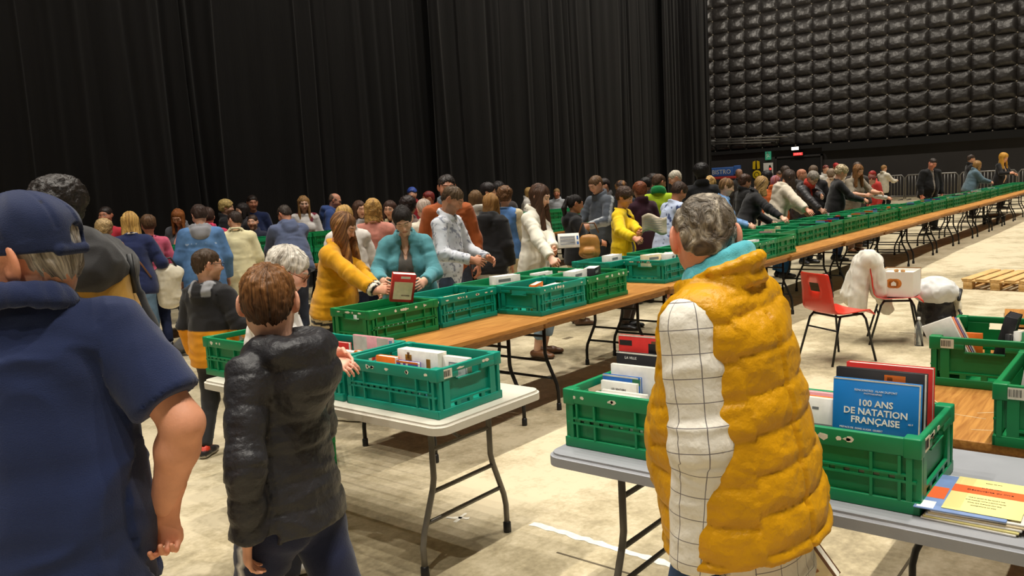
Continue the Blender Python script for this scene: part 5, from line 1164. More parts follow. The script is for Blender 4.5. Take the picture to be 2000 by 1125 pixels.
def cap(p):
    j, S, root = p['j'], p['S'], p['obj']; s = S*j['hs']; hc, Rh = j['hc'], j['Rh']; q = lambda x, y, z: hc+Rh @ (A3(x, y, z)*s)
    f = SDF(hc-.2*s*A3(1, 1.2, .6), hc+A3(.2, .26, .2)*s, .0042)
    f.ell(q(0, -.016, .046), A3(.089, .109, .088)*s, Rh, 0); f.cone(q(0, -.016, .02), q(0, -.016, .05), .089*s, .088*s, .01, Rh[:, 0], (1.0, 1.22)); n = Rh @ A3(0, -.2, 1); n = nz(n); f.cut(-n, -(q(0, 0, .016) @ n), .004)
    f.ell(q(0, -.128, .02), A3(.030, .05, .026)*s, Rh, .004, 's'); f.cone(q(-.05, -.10, -.0), q(.05, -.10, .0), .011*s, .011*s, .004, None); f.cone(q(-.052, -.098, -.002), q(0, -.122, -.006), .011*s, .011*s, .003); f.cone(q(0, -.122, -.006), q(.052, -.098, -.002), .011*s, .011*s, .003)
    f.cone(q(0, .085, .03), q(0, .15, .012), .075*s, .06*s, .006, Rh[:, 0], (1.0, .10))
    f.ell(q(0, -.016, .134), A3(.011, .011, .006)*s, Rh, .002)
    V, F = f.nets(); N = vnormals(V, F); pp = ((V-hc) @ Rh)/s; th = np.arctan2(pp[:, 0], pp[:, 1]+.016)
    d = -.0022*np.exp(-((((th/(PI/3)) % 1)-.5)/.045)**2)*(pp[:, 2] > .04)+.0035*noise(np.stack([th*3, pp[:, 2]*18, th*0], 1))*(pp[:, 2] > .03)
    V = V+N*(d*s)[:, None]; C = np.tile(np.array(cap_navy), (len(V), 1))
    for a in (PI/6*1, PI/6*3, PI/6*5, PI/6*7, PI/6*9, PI/6*11): C[((np.abs(((th-a+PI) % (2*PI))-PI)*.09 < .0035) & (np.abs(pp[:, 2]-.098) < .0035))] = c(16, 22, 44)
    link('cap', np_mesh('cap', V, F, M['polo_pique'], C), root)
cap(p)

p = person('man with black afro hair and tan backpack behind the navy cap man', (1.519, 3.731, 1.823), 62, res=.9,
  **std(DARK, c(34, 28, 25), [jacket(BLK, hem=-.45, flare=1.1, collar='crew')], legs(c(40, 44, 58)), SH_W, hair='afro', hy=-4, fR=(.12, .25), fL=(-.1, -.15), htex='curl', hamp=.8))
t = thing('backpack', 'tan backpack with a big black roll top flap worn by the afro haired man', 'backpack', (1.500, 3.412, 1.376), R(46))
blob('pack_body', A3(-.3, -.25, -.35), A3(.3, .25, .2), .009, [('c', A3(-.07, 0, -.22), A3(-.07, 0, .03), .13, .125, .05, A3(1, 0, 0), (1.2, .75)), ('c', A3(-.02, -.1, -.16), A3(-.02, -.09, .0), .1, .1, .03, A3(1, 0, 0), (1.2, .5))], M['cloth'], c(186, 142, 62), .007, t, 8)
blob('roll_top_flap', A3(-.4, -.3, -.15), A3(.4, .3, .42), .009, [('c', A3(-.13, -.02, .10), A3(.14, -.02, .06), .115, .10, .05, A3(0, 1, 0), (1.0, 1.1)), ('c', A3(-.15, .0, .22), A3(.10, .0, .17), .05, .04, .07)], M['cloth'], c(48, 47, 48), .012, t, 6)
m = MB(); m.tube([(-.2, .04, .1), (-.21, .1, .0), (-.2, .06, -.2)], .018, 8, flat=.5); m.tube([(.12, .04, .1), (.14, .1, .0), (.12, .06, -.2)], .018, 8, flat=.5); m.build('shoulder_strap', CV['brown'], t)
m = MB(); m.tube([(-.03, -.145, .14), (-.03, -.15, .05), (-.03, -.155, -.02)], .012, 6, flat=.4); m.build('buckle_strap', M['black'], t)

puff = dict(ease=.023, flare=1.3, hem=-.10, collar='bighood', mat='nylon', puff=(.085, .008), fold=.006, tf=22, qf=10, sleeve=1.99, armr=(.046, .042, .04, .034))
p = person('boy in black quilted puffer jacket walking away in the foreground', (1.408, 2.093, 1.519), 98, res=.62,
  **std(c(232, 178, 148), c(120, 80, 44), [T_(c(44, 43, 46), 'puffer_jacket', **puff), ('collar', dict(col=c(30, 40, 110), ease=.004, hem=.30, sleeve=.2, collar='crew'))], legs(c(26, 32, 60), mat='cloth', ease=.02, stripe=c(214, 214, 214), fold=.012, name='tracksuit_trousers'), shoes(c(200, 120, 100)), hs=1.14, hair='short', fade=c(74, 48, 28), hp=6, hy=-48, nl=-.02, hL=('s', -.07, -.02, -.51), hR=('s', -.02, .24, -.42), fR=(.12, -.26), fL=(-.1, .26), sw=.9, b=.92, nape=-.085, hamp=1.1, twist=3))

yv = c(212, 152, 4)
def vest_back(f, j, S, q): pass
M['gridshirt'] = None
def grid_mat():
    m, nt, b = new_mat('checked_shirt_cloth'); L = nt.links.new
    a = nd(nt, 'ShaderNodeAttribute', _attribute_name='limb'); sp_ = nd(nt, 'ShaderNodeSeparateXYZ'); L(a.outputs['Vector'], sp_.inputs[0])
    outs = []
    for ch, per in ((0, .058), (1, .050)):
        d = nd(nt, 'ShaderNodeMath', _operation='DIVIDE'); L(sp_.outputs[ch], d.inputs[0]); d.inputs[1].default_value = per
        fr = nd(nt, 'ShaderNodeMath', _operation='FRACT'); L(d.outputs[0], fr.inputs[0]); lt = nd(nt, 'ShaderNodeMath', _operation='LESS_THAN'); L(fr.outputs[0], lt.inputs[0]); lt.inputs[1].default_value = .036; outs.append(lt)
    mx = nd(nt, 'ShaderNodeMath', _operation='MAXIMUM'); L(outs[0].outputs[0], mx.inputs[0]); L(outs[1].outputs[0], mx.inputs[1])
    mc = nd(nt, 'ShaderNodeMix', _data_type='RGBA'); L(mx.outputs[0], mc.inputs['Factor']); mc.inputs['A'].default_value = (*c(236, 230, 218), 1); mc.inputs['B'].default_value = (*c(124, 118, 118), 1)
    L(mc.outputs['Result'], b.inputs['Base Color']); b.inputs['Roughness'].default_value = .85; b.inputs['Specular IOR Level'].default_value = .2
    tc = nd(nt, 'ShaderNodeTexCoord'); n = nd(nt, 'ShaderNodeTexNoise', Scale=14.0, Detail=4.0); L(tc.outputs['Object'], n.inputs['Vector']); bp = nd(nt, 'ShaderNodeBump', Strength=1.0, Distance=.012); L(n.outputs[0], bp.inputs['Height']); L(bp.outputs[0], b.inputs['Normal'])
    return m
M['gridshirt'] = grid_mat()
vest = dict(ease=.056, hem=-.14, sleeve=0, collar='stand', armhole=True, mat='nylon', puff=(.094, .013), fold=.0048, tf=22, qf=9, seams=(-.04,), flare=1.12, bulk=1.0)
p = person('man in mustard quilted vest over white checked shirt with turquoise scarf', (1.977, 0.966, 1.657), 90, res=.6,
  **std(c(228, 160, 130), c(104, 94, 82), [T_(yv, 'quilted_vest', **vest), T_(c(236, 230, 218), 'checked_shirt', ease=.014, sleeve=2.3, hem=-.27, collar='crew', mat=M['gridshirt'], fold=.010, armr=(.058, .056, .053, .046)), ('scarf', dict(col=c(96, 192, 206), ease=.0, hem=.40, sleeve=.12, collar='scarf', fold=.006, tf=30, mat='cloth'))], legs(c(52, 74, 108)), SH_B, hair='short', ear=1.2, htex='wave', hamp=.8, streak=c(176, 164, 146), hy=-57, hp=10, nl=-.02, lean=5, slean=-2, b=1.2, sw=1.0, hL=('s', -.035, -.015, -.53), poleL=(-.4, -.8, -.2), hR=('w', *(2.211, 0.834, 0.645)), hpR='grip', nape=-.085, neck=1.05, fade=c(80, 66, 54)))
bk = book('thick brown paperback held low in the vest man\'s right hand', (2.171, 0.752, 0.545), .16, .23, .05, 'brown', -75, 0, prints=[(.05, .95, .05, .95, CV['cream']), (.15, .8, .2, .7, CV['orange'])], roll=-35)

# ===== boy in two-tone hoodie, reader, front-row browsers
person('boy with glasses in black and amber hooded jacket walking by the white table', (2.963, 5.066, 1.403), 20, res=.85,
  **std(FAIR, c(74, 56, 40), [T_(c(36, 35, 38), 'hooded_jacket', ease=.028, hem=-.16, collar='hood', fold=.010, colf=black_top_yellow_base, flare=1.05)], legs(c(46, 46, 48), mat='cloth', ease=.012), shoes(c(34, 32, 34), sole=c(190, 184, 176), accent=c(206, 60, 36)), hs=1.18, hair='short', hy=-34, hp=6, glasses=M['black'], fR=(.1, .18), fL=(-.06, -.14), hR=('s', .03, .22, -.36), b=1.04))
person('white haired reader in white tee with tortoiseshell glasses leaning over crates', (2.117, 2.907, 1.493), -46, res=.75,
  **std(c(234, 176, 152), c(204, 196, 184), [tee(c(236, 234, 230), sleeve=.92, ease=.016, armr=(.056, .056, .05, .04), res=.9), ], legs(c(40, 42, 54)), SH_W, lean=11, hp=24, hair='short', hamp=1.3, hvol=.004, streak=c(150, 140, 128), glasses=M['tort'] if 'tort' in M else mat('tortoiseshell', c(120, 62, 22), .3), hR=('w', *(2.132, 2.763, 1.011)), hL=('w', *(2.169, 2.790, 1.055)), bare_arm='LR', hpR='relax', hpL='relax', hdR=(.55, 1, -.15), thR=(-1, .4, .5), hdL=(.3, 1, -.75), stubble=True, b=1.05))
stripes = [c(28, 26, 30), c(236, 226, 206), c(236, 226, 206), c(28, 26, 30), yv]
p = person('woman with long auburn hair in mustard sweater reading a held book', (4.011, 4.830, 1.573), -62, res=.8,
  **std(FAIR, c(112, 74, 44), [T_(c(224, 160, 20), 'sweater', ease=.016, hem=-.06, mat='knit', fold=.010, colf=cuffs(stripes, .06), sleeve=1.95), T_(c(40, 38, 40), 'striped_top', ease=.008, hem=-.17, sleeve=0, armhole=True, colf=lambda V, C, sid, T, Q, j, S, pel, Rt: np.where((np.sin(((V-pel) @ Rt[:, 2])*150) > .2)[:, None], np.array(c(226, 206, 170))[None], C))], legs(BLK, mat='cloth'), shoes(WHT, sole=WHT), fem=True, b=1.16, lean=10, hp=26, hy=-4, hair='long', hlen=.36, hoff=(0, .05), streak=c(176, 128, 76), hR=('w', *(3.887, 4.435, 1.001)), hL=('w', *(4.006, 4.498, 0.933)), poleR=(.5, -.4, -.8), hpR='grip', thR=(-.4, .1, 1), hdR=(.1, 1, .1)))
book('thick novel with red framed cover held up by the woman in mustard', (3.942, 4.261, 0.942), .165, .21, .045, 'red', -32, -16, prints=[(.10, .9, .1, .72, 'cream'), (.35, .75, .84, .92, 'white'), (.45, .8, .22, .27, 'brown')], roll=8)
p = person('dark haired woman in teal blazer and grey blouse looking down', (4.538, 4.840, 1.575), -138, res=.8,
  **std(PALE, c(38, 32, 30), [T_(c(86, 148, 158), 'blazer', ease=.024, hem=-.2, armb=.98, collar='polo', open=(.055, .10), fold=.009, vneck=.08), T_(c(96, 92, 88), 'blouse', ease=.010, hem=-.1, vneck=.10, sleeve=.5, collar='none')], legs(c(48, 48, 56)), SH_B, fem=True, b=1.2, lean=12, hp=28, hr=8, hair='pony', hlen=.2, hvol=.005, fringe=-.024, htex='straight', hR=('s', .02, .36, -.28), hL=('s', .0, .34, -.3)))
m = MB(); P0 = p['world'](p['j']['nb']+A3(0, .1, -.02)*p['S']); rt = Matrix.Rotation(R(-138-90), 4, 'Z')
m.tube([p['j']['nb']+p['j']['Rt'] @ A3(s_*.05, .06+.045*(1-abs(s_)), -.03-.12*(1-abs(s_))) for s_ in (-1, -.6, -.2, .2, .6, 1)], .0025, 6); m.build('necklace', M['gold'], p['obj'])
person('man in white shirt with grey leaf print bending his head down', (5.584, 5.160, 1.722), -72, res=.8,
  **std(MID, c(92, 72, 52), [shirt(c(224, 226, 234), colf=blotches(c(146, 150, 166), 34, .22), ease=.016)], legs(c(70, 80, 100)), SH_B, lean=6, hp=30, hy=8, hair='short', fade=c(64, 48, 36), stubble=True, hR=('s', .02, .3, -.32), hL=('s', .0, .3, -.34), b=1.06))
person('tall dark haired man in rust orange jacket facing the camera', (6.113, 5.800, 1.860), -128, res=.85,
  **std(c(196, 136, 108), c(46, 38, 34), [jacket(c(176, 92, 46), open=(.03, .05), collar='polo', hem=-.2), T_(c(40, 42, 46), 'jumper', ease=.01, hem=-.08, collar='crew'), ('collar', dict(col=c(110, 122, 132), ease=.012, hem=.38, sleeve=.1, collar='stand'))], legs(c(60, 64, 76)), SH_B, hp=10, hair='short', fringe=-.030, hamp=1.4, stubble=True, b=1.08, eyes='down'))
p = person('young woman in white jacket with long straight brown hair holding a booklet', (6.455, 4.830, 1.708), -74, res=.85,
  **std(PALE, c(74, 48, 32), [T_(c(236, 230, 214), 'jacket', ease=.022, hem=-.22, collar='polo', fold=.010, open=(.02, .06)), T_(WHT, 'blouse', ease=.008, hem=-.1)], legs(LJEAN, len=1.72, ease=.016), SH_BR, fem=True, lean=5, hp=24, hair='long', hlen=.40, hoff=(0, .04), hR=('w', *(6.089, 4.521, 1.031)), hL=('w', *(6.280, 4.616, 1.084)), hpR='grip', hpL='grip', bare=True))
book('open white booklet with blue tabs held by the woman in white jacket', (6.260, 4.423, 1.106), .20, .14, .008, 'white', -48, 20, prints=[(.1, .8, .2, .8, CV['grey']), (.12, .78, .3, .4, 'white'), (.12, .78, .55, .65, 'white'), (.88, .96, .55, .8, 'blue'), (.88, .96, .2, .4, 'blue')])
person('woman in black hooded top with high ponytail and brown satchel', (8.125, 5.600, 1.567), -42, res=.95,
  **std(MID, c(30, 24, 24), [T_(c(34, 34, 37), 'hooded_top', ease=.022, hem=-.12, collar='hood')], legs(c(206, 190, 156), ease=.02), shoes(c(96, 66, 44), sole=c(60, 44, 34)), fem=True, hair='pony', hlen=.26, hp=14, hR=('s', .0, .3, -.3), hL=('s', .0, .3, -.3), bare=False))
t = thing('satchel', 'brown leather satchel carried by the ponytailed woman in black', 'bag', (6.857, 4.599, 0.937), R(-60)); blob('bag_body', A3(-.2, -.15, -.02), A3(.2, .15, .34), .011, [('c', A3(-.05, 0, .07), A3(.05, 0, .07), .055, .055, .02, A3(0, 0, 1), (1.1, .8)), ('c', A3(-.055, 0, .17), A3(.055, 0, .17), .05, .05, .04, A3(0, 0, 1), (1.5, .8)), ('c', A3(-.03, -.05, .08), A3(.03, -.05, .08), .035, .035, .015, A3(0, 0, 1), (1.2, .7))], M['leather'], c(176, 122, 56), .006, t, 9)
m = MB(); m.tube([(-.1, 0, .26), (-.06, 0, .36), (.06, 0, .36), (.1, 0, .26)], .009, 6); m.build('strap', CV['brown'], t)
p = person('short haired woman in bright yellow jacket reading a leaflet', (8.057, 4.850, 1.623), -76, res=.9,
  **std(MID, c(66, 46, 34), [jacket(c(232, 196, 14), open=(.05, .08), hem=-.06, collar='crew'), tee(c(40, 34, 34), collar='crew')], legs(c(58, 44, 36), mat='cloth', ease=.02), SH_B, fem=True, hp=26, hy=-6, hair='short', hvol=.012, htex='wave', hamp=.8, fringe=-.02, hR=('w', *(7.641, 4.547, 1.084)), hL=('w', *(7.826, 4.565, 1.108)), hpR='grip', hpL='grip'))
t = thing('newspaper', 'unfolded beige newspaper held before the woman in yellow', 'newspaper', (7.728, 4.342, 1.223), R(-60)); m = MB(); m.grid([[(-.13+.26*i/8, .02*math.sin(i*.9+k*.4), -.09+.18*k/6+.03*math.sin(i*.7)) for k in range(7)] for i in range(9)]); o = m.build('sheet', mat('newsprint', c(206, 192, 170), .9, var=.15, vscale=14), t); o.modifiers.new('t', 'SOLIDIFY').thickness = .006; m = MB(); [m.box(-.1, .08, -.025, -.021, -.07+.025*i, -.065+.025*i) for i in range(6)]; m.build('print_lines', CV['grey'], t)
person('man in lime green tee with darker green neckerchief seen from behind', (10.457, 5.750, 1.765), 12, res=1.05,
  **std(MID, c(88, 64, 46), [tee(c(178, 206, 40), ease=.02, sleeve=.9), ('neckerchief', dict(col=c(40, 150, 84), ease=.012, hem=.36, sleeve=.35, collar='scarf'))], legs(c(60, 66, 78)), SH_B, hy=-28, hp=20, hair='short', bare_arm='LR', b=1.15, twist=8))
person('dark haired person in pale blue shirt with bicycle print beside the vest man', (9.389, 4.850, 1.628), -30, res=.95,
  **std(TAN, c(58, 40, 30), [tee(c(188, 200, 228), ease=.024, sleeve=1.0, colf=blotches(c(60, 74, 120), 20, .42), hem=-.2)], legs(c(196, 190, 178), len=.75, ease=.03), SH_W, lean=16, hp=22, hair='short', hvol=.01, bare_arm='LR', bare=True, hR=('s', .0, .35, -.3), hL=('s', .05, .35, -.3), b=1.05))
person('short haired woman in light denim shirt right of the vest man\'s head', (10.703, 4.830, 1.649), -66, res=.95,
  **std(PALE, c(104, 74, 46), [shirt(c(120, 158, 206), mat='denim')], legs(NAVY), SH_B, fem=True, hp=22, hair='short', hvol=.006, streak=c(170, 130, 84), fringe=-.015, htex='straight', hR=('s', .0, .32, -.34), hL=('s', .0, .32, -.34)))
person('blond woman with bobbed hair in black blazer reaching into a crate', (11.943, 4.800, 1.630), -52, res=.95,
  **std(PALE, c(186, 148, 92), [jacket(BLK, ease=.02, hem=-.18, collar='polo')], legs(c(52, 84, 128)), SH_B, fem=True, lean=22, hp=28, hair='bob', hlen=.18, hwid=1.2, streak=c(110, 82, 52), hR=('w', *(11.474, 4.280, 0.962)), hL=('s', .03, .3, -.4), hpR='relax', poleR=(.4, -.3, -1), b=1.05))
person('man in black jacket behind the blond bob, looking right', (13.440, 5.750, 1.690), -40, res=1.1,
  **std(FAIR, c(70, 46, 34), [jacket(c(24, 24, 26))], legs(BLK), SH_B, hp=16, hair='curly', hamp=.6, b=1.1))
person('woman with big loose blond hair seen from behind the vest man', (11.904, 5.700, 1.683), 30, res=1.1,
  **std(FAIR, c(212, 172, 106), [jacket(c(64, 60, 62))], legs(NAVY), SH_B, fem=True, hp=16, hair='long', hlen=.3, hvol=.02, hwid=1.5, htex='wave', streak=c(150, 112, 62)))
person('dark haired woman in beige hooded coat bending over the crates', (13.166, 4.850, 1.715), -48, res=1.0,
  **std(MID, c(60, 44, 36), [T_(c(214, 202, 182), 'coat', ease=.03, hem=-.3, collar='hood', flare=1.1, fold=.010)], legs(c(28, 72, 108), ease=.03, fl=.03), SH_B, fem=True, lean=18, hp=24, hair='bob', hlen=.2, hwid=1.1, hoff=(0, .03), hR=('w', *(12.549, 4.280, 0.972)), hL=('s', .03, .4, -.36), hpR='flat', b=1.1))
person('grey haired person in dark padded jacket with red scarf and glasses', (14.974, 5.100, 1.657), -112, res=1.0,
  **std(PALE, c(150, 142, 132), [T_(c(62, 60, 62), 'padded_jacket', ease=.03, hem=-.14, collar='crew', mat='nylon', puff=(.08, .006), open=(.04, .05)), ('scarf', dict(col=c(196, 58, 42), ease=.012, hem=.25, sleeve=.15, collar='scarf', fold=.006)), tee(c(60, 50, 52))], legs(c(44, 66, 92)), SH_B, lean=22, hp=24, hair='short', hvol=.012, glasses=M['black'], hL=('w', *(13.828, 4.350, 0.967)), hR=('s', -.02, .42, -.36), b=1.12))
t = thing('water_bottle', 'small white bottle standing by the person with red scarf', 'bottle', (14.149, 4.620, 0.867)); t.location.z = .745; m = MB(); m.lathe([(0, 0), (.04, 0), (.042, .02), (.04, .14), (.016, .19), (.016, .22), (0, .22)], 14); m.build('bottle_body', M['white'], t); m = MB(); m.lathe([(0, .225), (.017, .225), (.018, .2)], 10); m.build('cap', CV['grey'], t)
person('person with pale curly hair in black top among the right hand browsers', (15.720, 4.830, 1.749), -58, res=1.1,
  **std(FAIR, c(190, 172, 138), [sweater(c(30, 29, 31))], legs(c(46, 62, 96)), SH_B, lean=10, hp=24, hair='curly', hvol=.006, streak=c(120, 104, 78), hR=('s', -.02, .4, -.3), hL=('s', .02, .4, -.3), b=1.15))
person('woman with long fringe hair in taupe sweater leafing through papers', (17.276, 5.000, 1.756), -118, res=1.1,
  **std(FAIR, c(140, 98, 58), [sweater(c(150, 138, 120), sleeve=1.1)], legs(c(120, 86, 62), mat='cloth', fl=.03), SH_BR, fem=True, lean=12, hp=26, hair='long', hlen=.32, fringe=-.02, bare_arm='LR', hR=('s', -.02, .38, -.26), hL=('s', -.06, .4, -.24), b=1.1))
person('person in white and black jacket leaning behind the taupe sweater woman', (19.326, 5.300, 1.509), -70, res=1.2,
  **std(FAIR, c(120, 60, 50), [jacket(c(206, 202, 192), colf=blotches(c(40, 38, 40), 7, .3), hem=-.2)], legs(BLK), SH_B, lean=24, hp=20, hair='short', hcolx=0, hR=('s', 0, .45, -.25), hL=('s', 0, .45, -.25)))
person('small blond child in cream jacket at the crowd barrier', (30.015, 7.916, 1.752), -30, res=1.8,
  **std(FAIR, c(150, 112, 66), [jacket(c(216, 208, 190))], legs(BLK), SH_W, hair='short', hR=('s', .0, .4, -.2), hL=('s', 0, .4, -.2)))
person('man in black buttoned cardigan bending over the far crates', (22.948, 4.850, 1.822), -128, res=1.25,
  **std(c(224, 150, 124), c(46, 36, 30), [jacket(c(22, 22, 24), ease=.03, open=(.035, .012), collar='none', vneck=.12), tee(c(150, 140, 130))], legs(BLK, mat='cloth', ease=.025), SH_B, lean=10, hp=22, hr=-10, hair='short', b=1.3, sw=1.15, fR=(.12, .0), fL=(-.12, .05)))
person('man in black behind the woman in slate jacket near right edge', (32.473, 5.700, 1.940), -60, res=1.4, **std(FAIR, c(64, 50, 42), [jacket(c(28, 28, 32))], legs(BLK), SH_B, hair='short', hp=10, b=1.15, hs=1.15))
person('blond woman in slate blue jacket leaning over far crates', (28.062, 4.720, 1.712), -60, res=1.4, **std(FAIR, c(150, 112, 62), [jacket(c(84, 106, 118), ease=.035)], legs(BLK), SH_B, hair='bob', hlen=.16, fem=True, lean=16, hp=16, b=1.2, hs=1.15, hR=('s', 0, .4, -.3), hL=('s', 0, .4, -.3)))
person('woman with long golden hair in black coat at far end of the crates', (33.174, 4.800, 1.930), -115, res=1.4, **std(FAIR, c(206, 150, 56), [jacket(c(26, 25, 27), hem=-.3, open=(.03, .03)), tee(c(206, 170, 140))], legs(BLK), SH_B, hair='long', hlen=.3, hwid=1.4, hvol=.015, fem=True, lean=8, hp=14, b=1.2, hs=1.2, hR=('s', -.05, .35, -.25), hL=('s', 0, .35, -.3)))
person('person in white tee and blue jeans crouching at right edge by the pallet', (11.36, 1.02, .72), 120, res=1.3, **std(FAIR, BROWN, [tee(WHT)], legs(JEAN), SH_W, hair='short', lean=40, drop=.52, hp=10, fR=(.14, .22), fL=(-.14, .12), bare_arm='LR', hR=('s', 0, .35, -.3), hL=('s', 0, .35, -.3)))
# ===== back rows
person('man in red sweater facing the camera before the left of the curtain', (5.040, 11.000, 1.739), -140, res=1.2, **std(c(190, 128, 100), c(40, 30, 26), [sweater(c(186, 46, 62))], legs(NAVY), SH_B, hair='short', hamp=.3, hp=6, eyes='open', b=1.05))
person('person with short wavy blond hair and dark red top before the red sweater', (4.285, 9.400, 1.591), 40, res=1.2, **std(FAIR, c(176, 148, 104), [sweater(c(60, 28, 32))], legs(BLK), SH_B, hair='curly', hamp=.7, hp=10))
p = person('woman with blond bob in navy sweater and jeans with a brown bag strap', (4.311, 8.850, 1.662), 62, res=1.0, **std(FAIR, c(214, 172, 98), [sweater(c(32, 42, 84), hem=-.14, ease=.016), ('collar', dict(col=c(220, 214, 206), ease=.008, hem=.46, sleeve=.05, collar='crew'))], legs(c(112, 146, 190)), SH_W, fem=True, hair='bob', hlen=.17, hwid=1.25, hp=14, b=1.1, hR=('s', .12, .12, -.46), lean=6, streak=c(160, 120, 66), fR=(.12, -.04), fL=(-.1, .1)))
m = MB(); j_ = p['j']; m.tube([j_['pel']+j_['Rt'] @ (A3(*v)*p['S']) for v in ((-.12, .03, .50), (-.10, -.09, .46), (-.02, -.145, .33), (.07, -.15, .2), (.16, -.12, .04))], .012, 6, flat=.5); m.build('bag_strap', CV['brown'], p['obj'])
t = thing('tote_bag', 'cream tote bag hanging from the navy sweater woman\'s hand', 'bag', (4.541, 8.615, 0.554), R(-35)); blob('bag_body', A3(-.3, -.2, -.05), A3(.3, .2, .6), .014, [('c', A3(0, 0, .12), A3(0, 0, .36), .10, .115, .04, A3(1, 0, 0), (1.25, .5)), ('e', A3(.02, .02, .42), A3(.15, .05, .09), None, .04)], M['cloth'], c(224, 216, 196), .008, t, 8); m = MB(); m.tube([(-.08, 0, .45), (-.05, 0, .56), (.05, 0, .58), (.1, 0, .48)], .012, 6); m.build('handle', CV['black'], t)
t = thing('grey_cloth', 'grey cloth heap lying on floor by the white sneaker', 'cloth', (4.762, 8.929, -0.000), 0); blob('heap', A3(-.3, -.25, -.02), A3(.3, .25, .25), .013, [('c', A3(-.12, 0, .04), A3(.1, .02, .09), .05, .09, .05)], M['cloth'], c(150, 148, 146), .016, t, 9, .003)
person('person with brown hair in pink top behind the blond bob', (4.760, 9.350, 1.607), 80, res=1.2, **std(FAIR, c(96, 70, 48), [sweater(c(206, 92, 120))], legs(NAVY), SH_B, hair='short', hvol=.012, hp=8, fem=True))
person('redhaired woman in grey jacket over pink top facing the camera', (6.022, 11.000, 1.637), -142, res=1.15, **std(FAIR, c(146, 86, 42), [jacket(c(96, 96, 102), open=(.07, .10)), tee(c(226, 150, 128), hem=-.1)], legs(BLK), SH_B, hair='long', hlen=.26, hp=28, lean=8, fem=True, b=1.1))
person('person in long denim jacket with grey hood seen from behind', (5.055, 8.750, 1.682), 58, res=1.0, **std(FAIR, c(58, 42, 36), [T_(c(90, 128, 176), 'denim_jacket', ease=.035, hem=-.3, collar='crew', mat='denim', flare=1.1, colf=yoke(c(170, 190, 212), .34)), ('hood', dict(col=c(146, 146, 152), ease=.030, hem=.40, sleeve=.25, collar='hood'))], legs(c(70, 104, 150)), SH_W, hair='short', hvol=.01, hy=20, hp=18, lean=8, b=1.15))
person('dark haired person with pink collar half hidden by the denim jacket', (5.558, 9.400, 1.648), 60, res=1.3, **std(FAIR, c(64, 44, 36), [jacket(c(196, 50, 84))], legs(BLK), SH_B, hair='short', hvol=.01, hp=12))
person('dark haired man in cream overshirt with back to the camera', (5.577, 8.850, 1.590), 58, res=1.0, **std(FAIR, c(54, 42, 36), [T_(c(224, 214, 172), 'overshirt', ease=.030, hem=-.3, collar='polo', colf=yoke(c(180, 170, 130), .33), flare=1.05)], legs(c(60, 66, 84)), SH_W, hair='short', hy=34, hp=14, hr=6, b=1.12, lean=6))
person('man in navy sweatshirt with white chest emblem facing the camera', (7.868, 11.900, 1.800), -128, res=1.15, **std(c(204, 142, 112), c(46, 34, 28), [sweater(c(28, 40, 78), colf=lambda V, C, sid, T, Q, j, S, pel, Rt: np.where((((((V-pel) @ Rt)[:, 0]-.08)/.035)**2+((((V-pel) @ Rt)[:, 2]-.33)/.035)**2 < 1)[:, None] & (((V-pel) @ Rt)[:, 1] > 0)[:, None], np.array(c(220, 220, 224))[None], C))], legs(BLK), SH_B, hair='short', hp=12, hy=14, b=1.1))
person('person with curly blond hair in dark jacket left of the navy sweatshirt', (7.276, 11.700, 1.745), -40, res=1.2, **std(FAIR, c(196, 168, 106), [jacket(c(30, 30, 34))], legs(BLK), SH_B, hair='curly', hamp=.6, hp=12))
person('dark haired woman looking left in front of the navy sweatshirt', (7.260, 11.300, 1.685), 170, res=1.2, **std(FAIR, c(38, 30, 28), [jacket(c(48, 44, 48))], legs(BLK), SH_B, hair='bob', hlen=.14, hp=12, fem=True))
person('dark haired child facing the camera under the navy sweatshirt man', (7.110, 10.800, 1.502), -140, res=1.2, **std(FAIR, c(60, 42, 32), [jacket(c(40, 42, 60))], legs(BLK), SH_B, hair='short', hp=4, hs=1.1, eyes='open'))
person('man in slate blue hooded sweatshirt leaning over back row crates', (6.223, 8.800, 1.616), 72, res=1.0, **std(c(206, 146, 118), c(58, 48, 42), [T_(c(88, 98, 128), 'hooded_sweatshirt', ease=.030, hem=-.12, collar='hood', fold=.009)], legs(c(60, 66, 86)), SH_B, hair='short', lean=20, hp=18, hy=20, b=1.2, sw=1.05, hL=('s', 0, .34, -.4), hR=('s', 0, .4, -.36)))
person('girl with long light brown hair and white patterned top facing the camera', (8.216, 11.000, 1.745), -120, res=1.1, **std(PALE, c(150, 112, 68), [T_(c(214, 208, 204), 'jacket', ease=.02, hem=-.1, colf=blotches(c(120, 40, 56), 9, .35)), ], legs(BLK), SH_B, hair='long', hlen=.34, hp=16, fem=True, eyes='open', hs=1.05))
person('bald man with glasses in blue hooded top before the curtain', (8.996, 11.100, 1.749), -50, res=1.15, **std(c(212, 150, 122), c(120, 96, 80), [T_(c(56, 78, 134), 'hooded_top', ease=.025, hem=-.12, collar='bighood')], legs(BLK), SH_B, hair='fringe', hamp=.3, lean=10, hp=20, glasses=M['black'], b=1.1))
person('blond person in white jacket with pink trim behind the mustard sweater', (5.389, 6.594, 1.593), 70, res=1.1, **std(FAIR, c(202, 160, 92), [jacket(c(232, 224, 216), colf=yoke(c(222, 96, 90), .1), ease=.03)], legs(NAVY), SH_B, hair='short', hvol=.014, hp=20, lean=8, htex='straight'))
person('woman with wavy blond bob and salmon pink top seen from behind', (5.896, 6.704, 1.657), 42, res=1.1, **std(FAIR, c(196, 152, 84), [sweater(c(214, 142, 126), ease=.02)], legs(NAVY), SH_B, hair='bob', hlen=.15, hwid=1.2, htex='wave', hvol=.008, fem=True, b=1.15, hp=10, streak=c(130, 96, 52)))
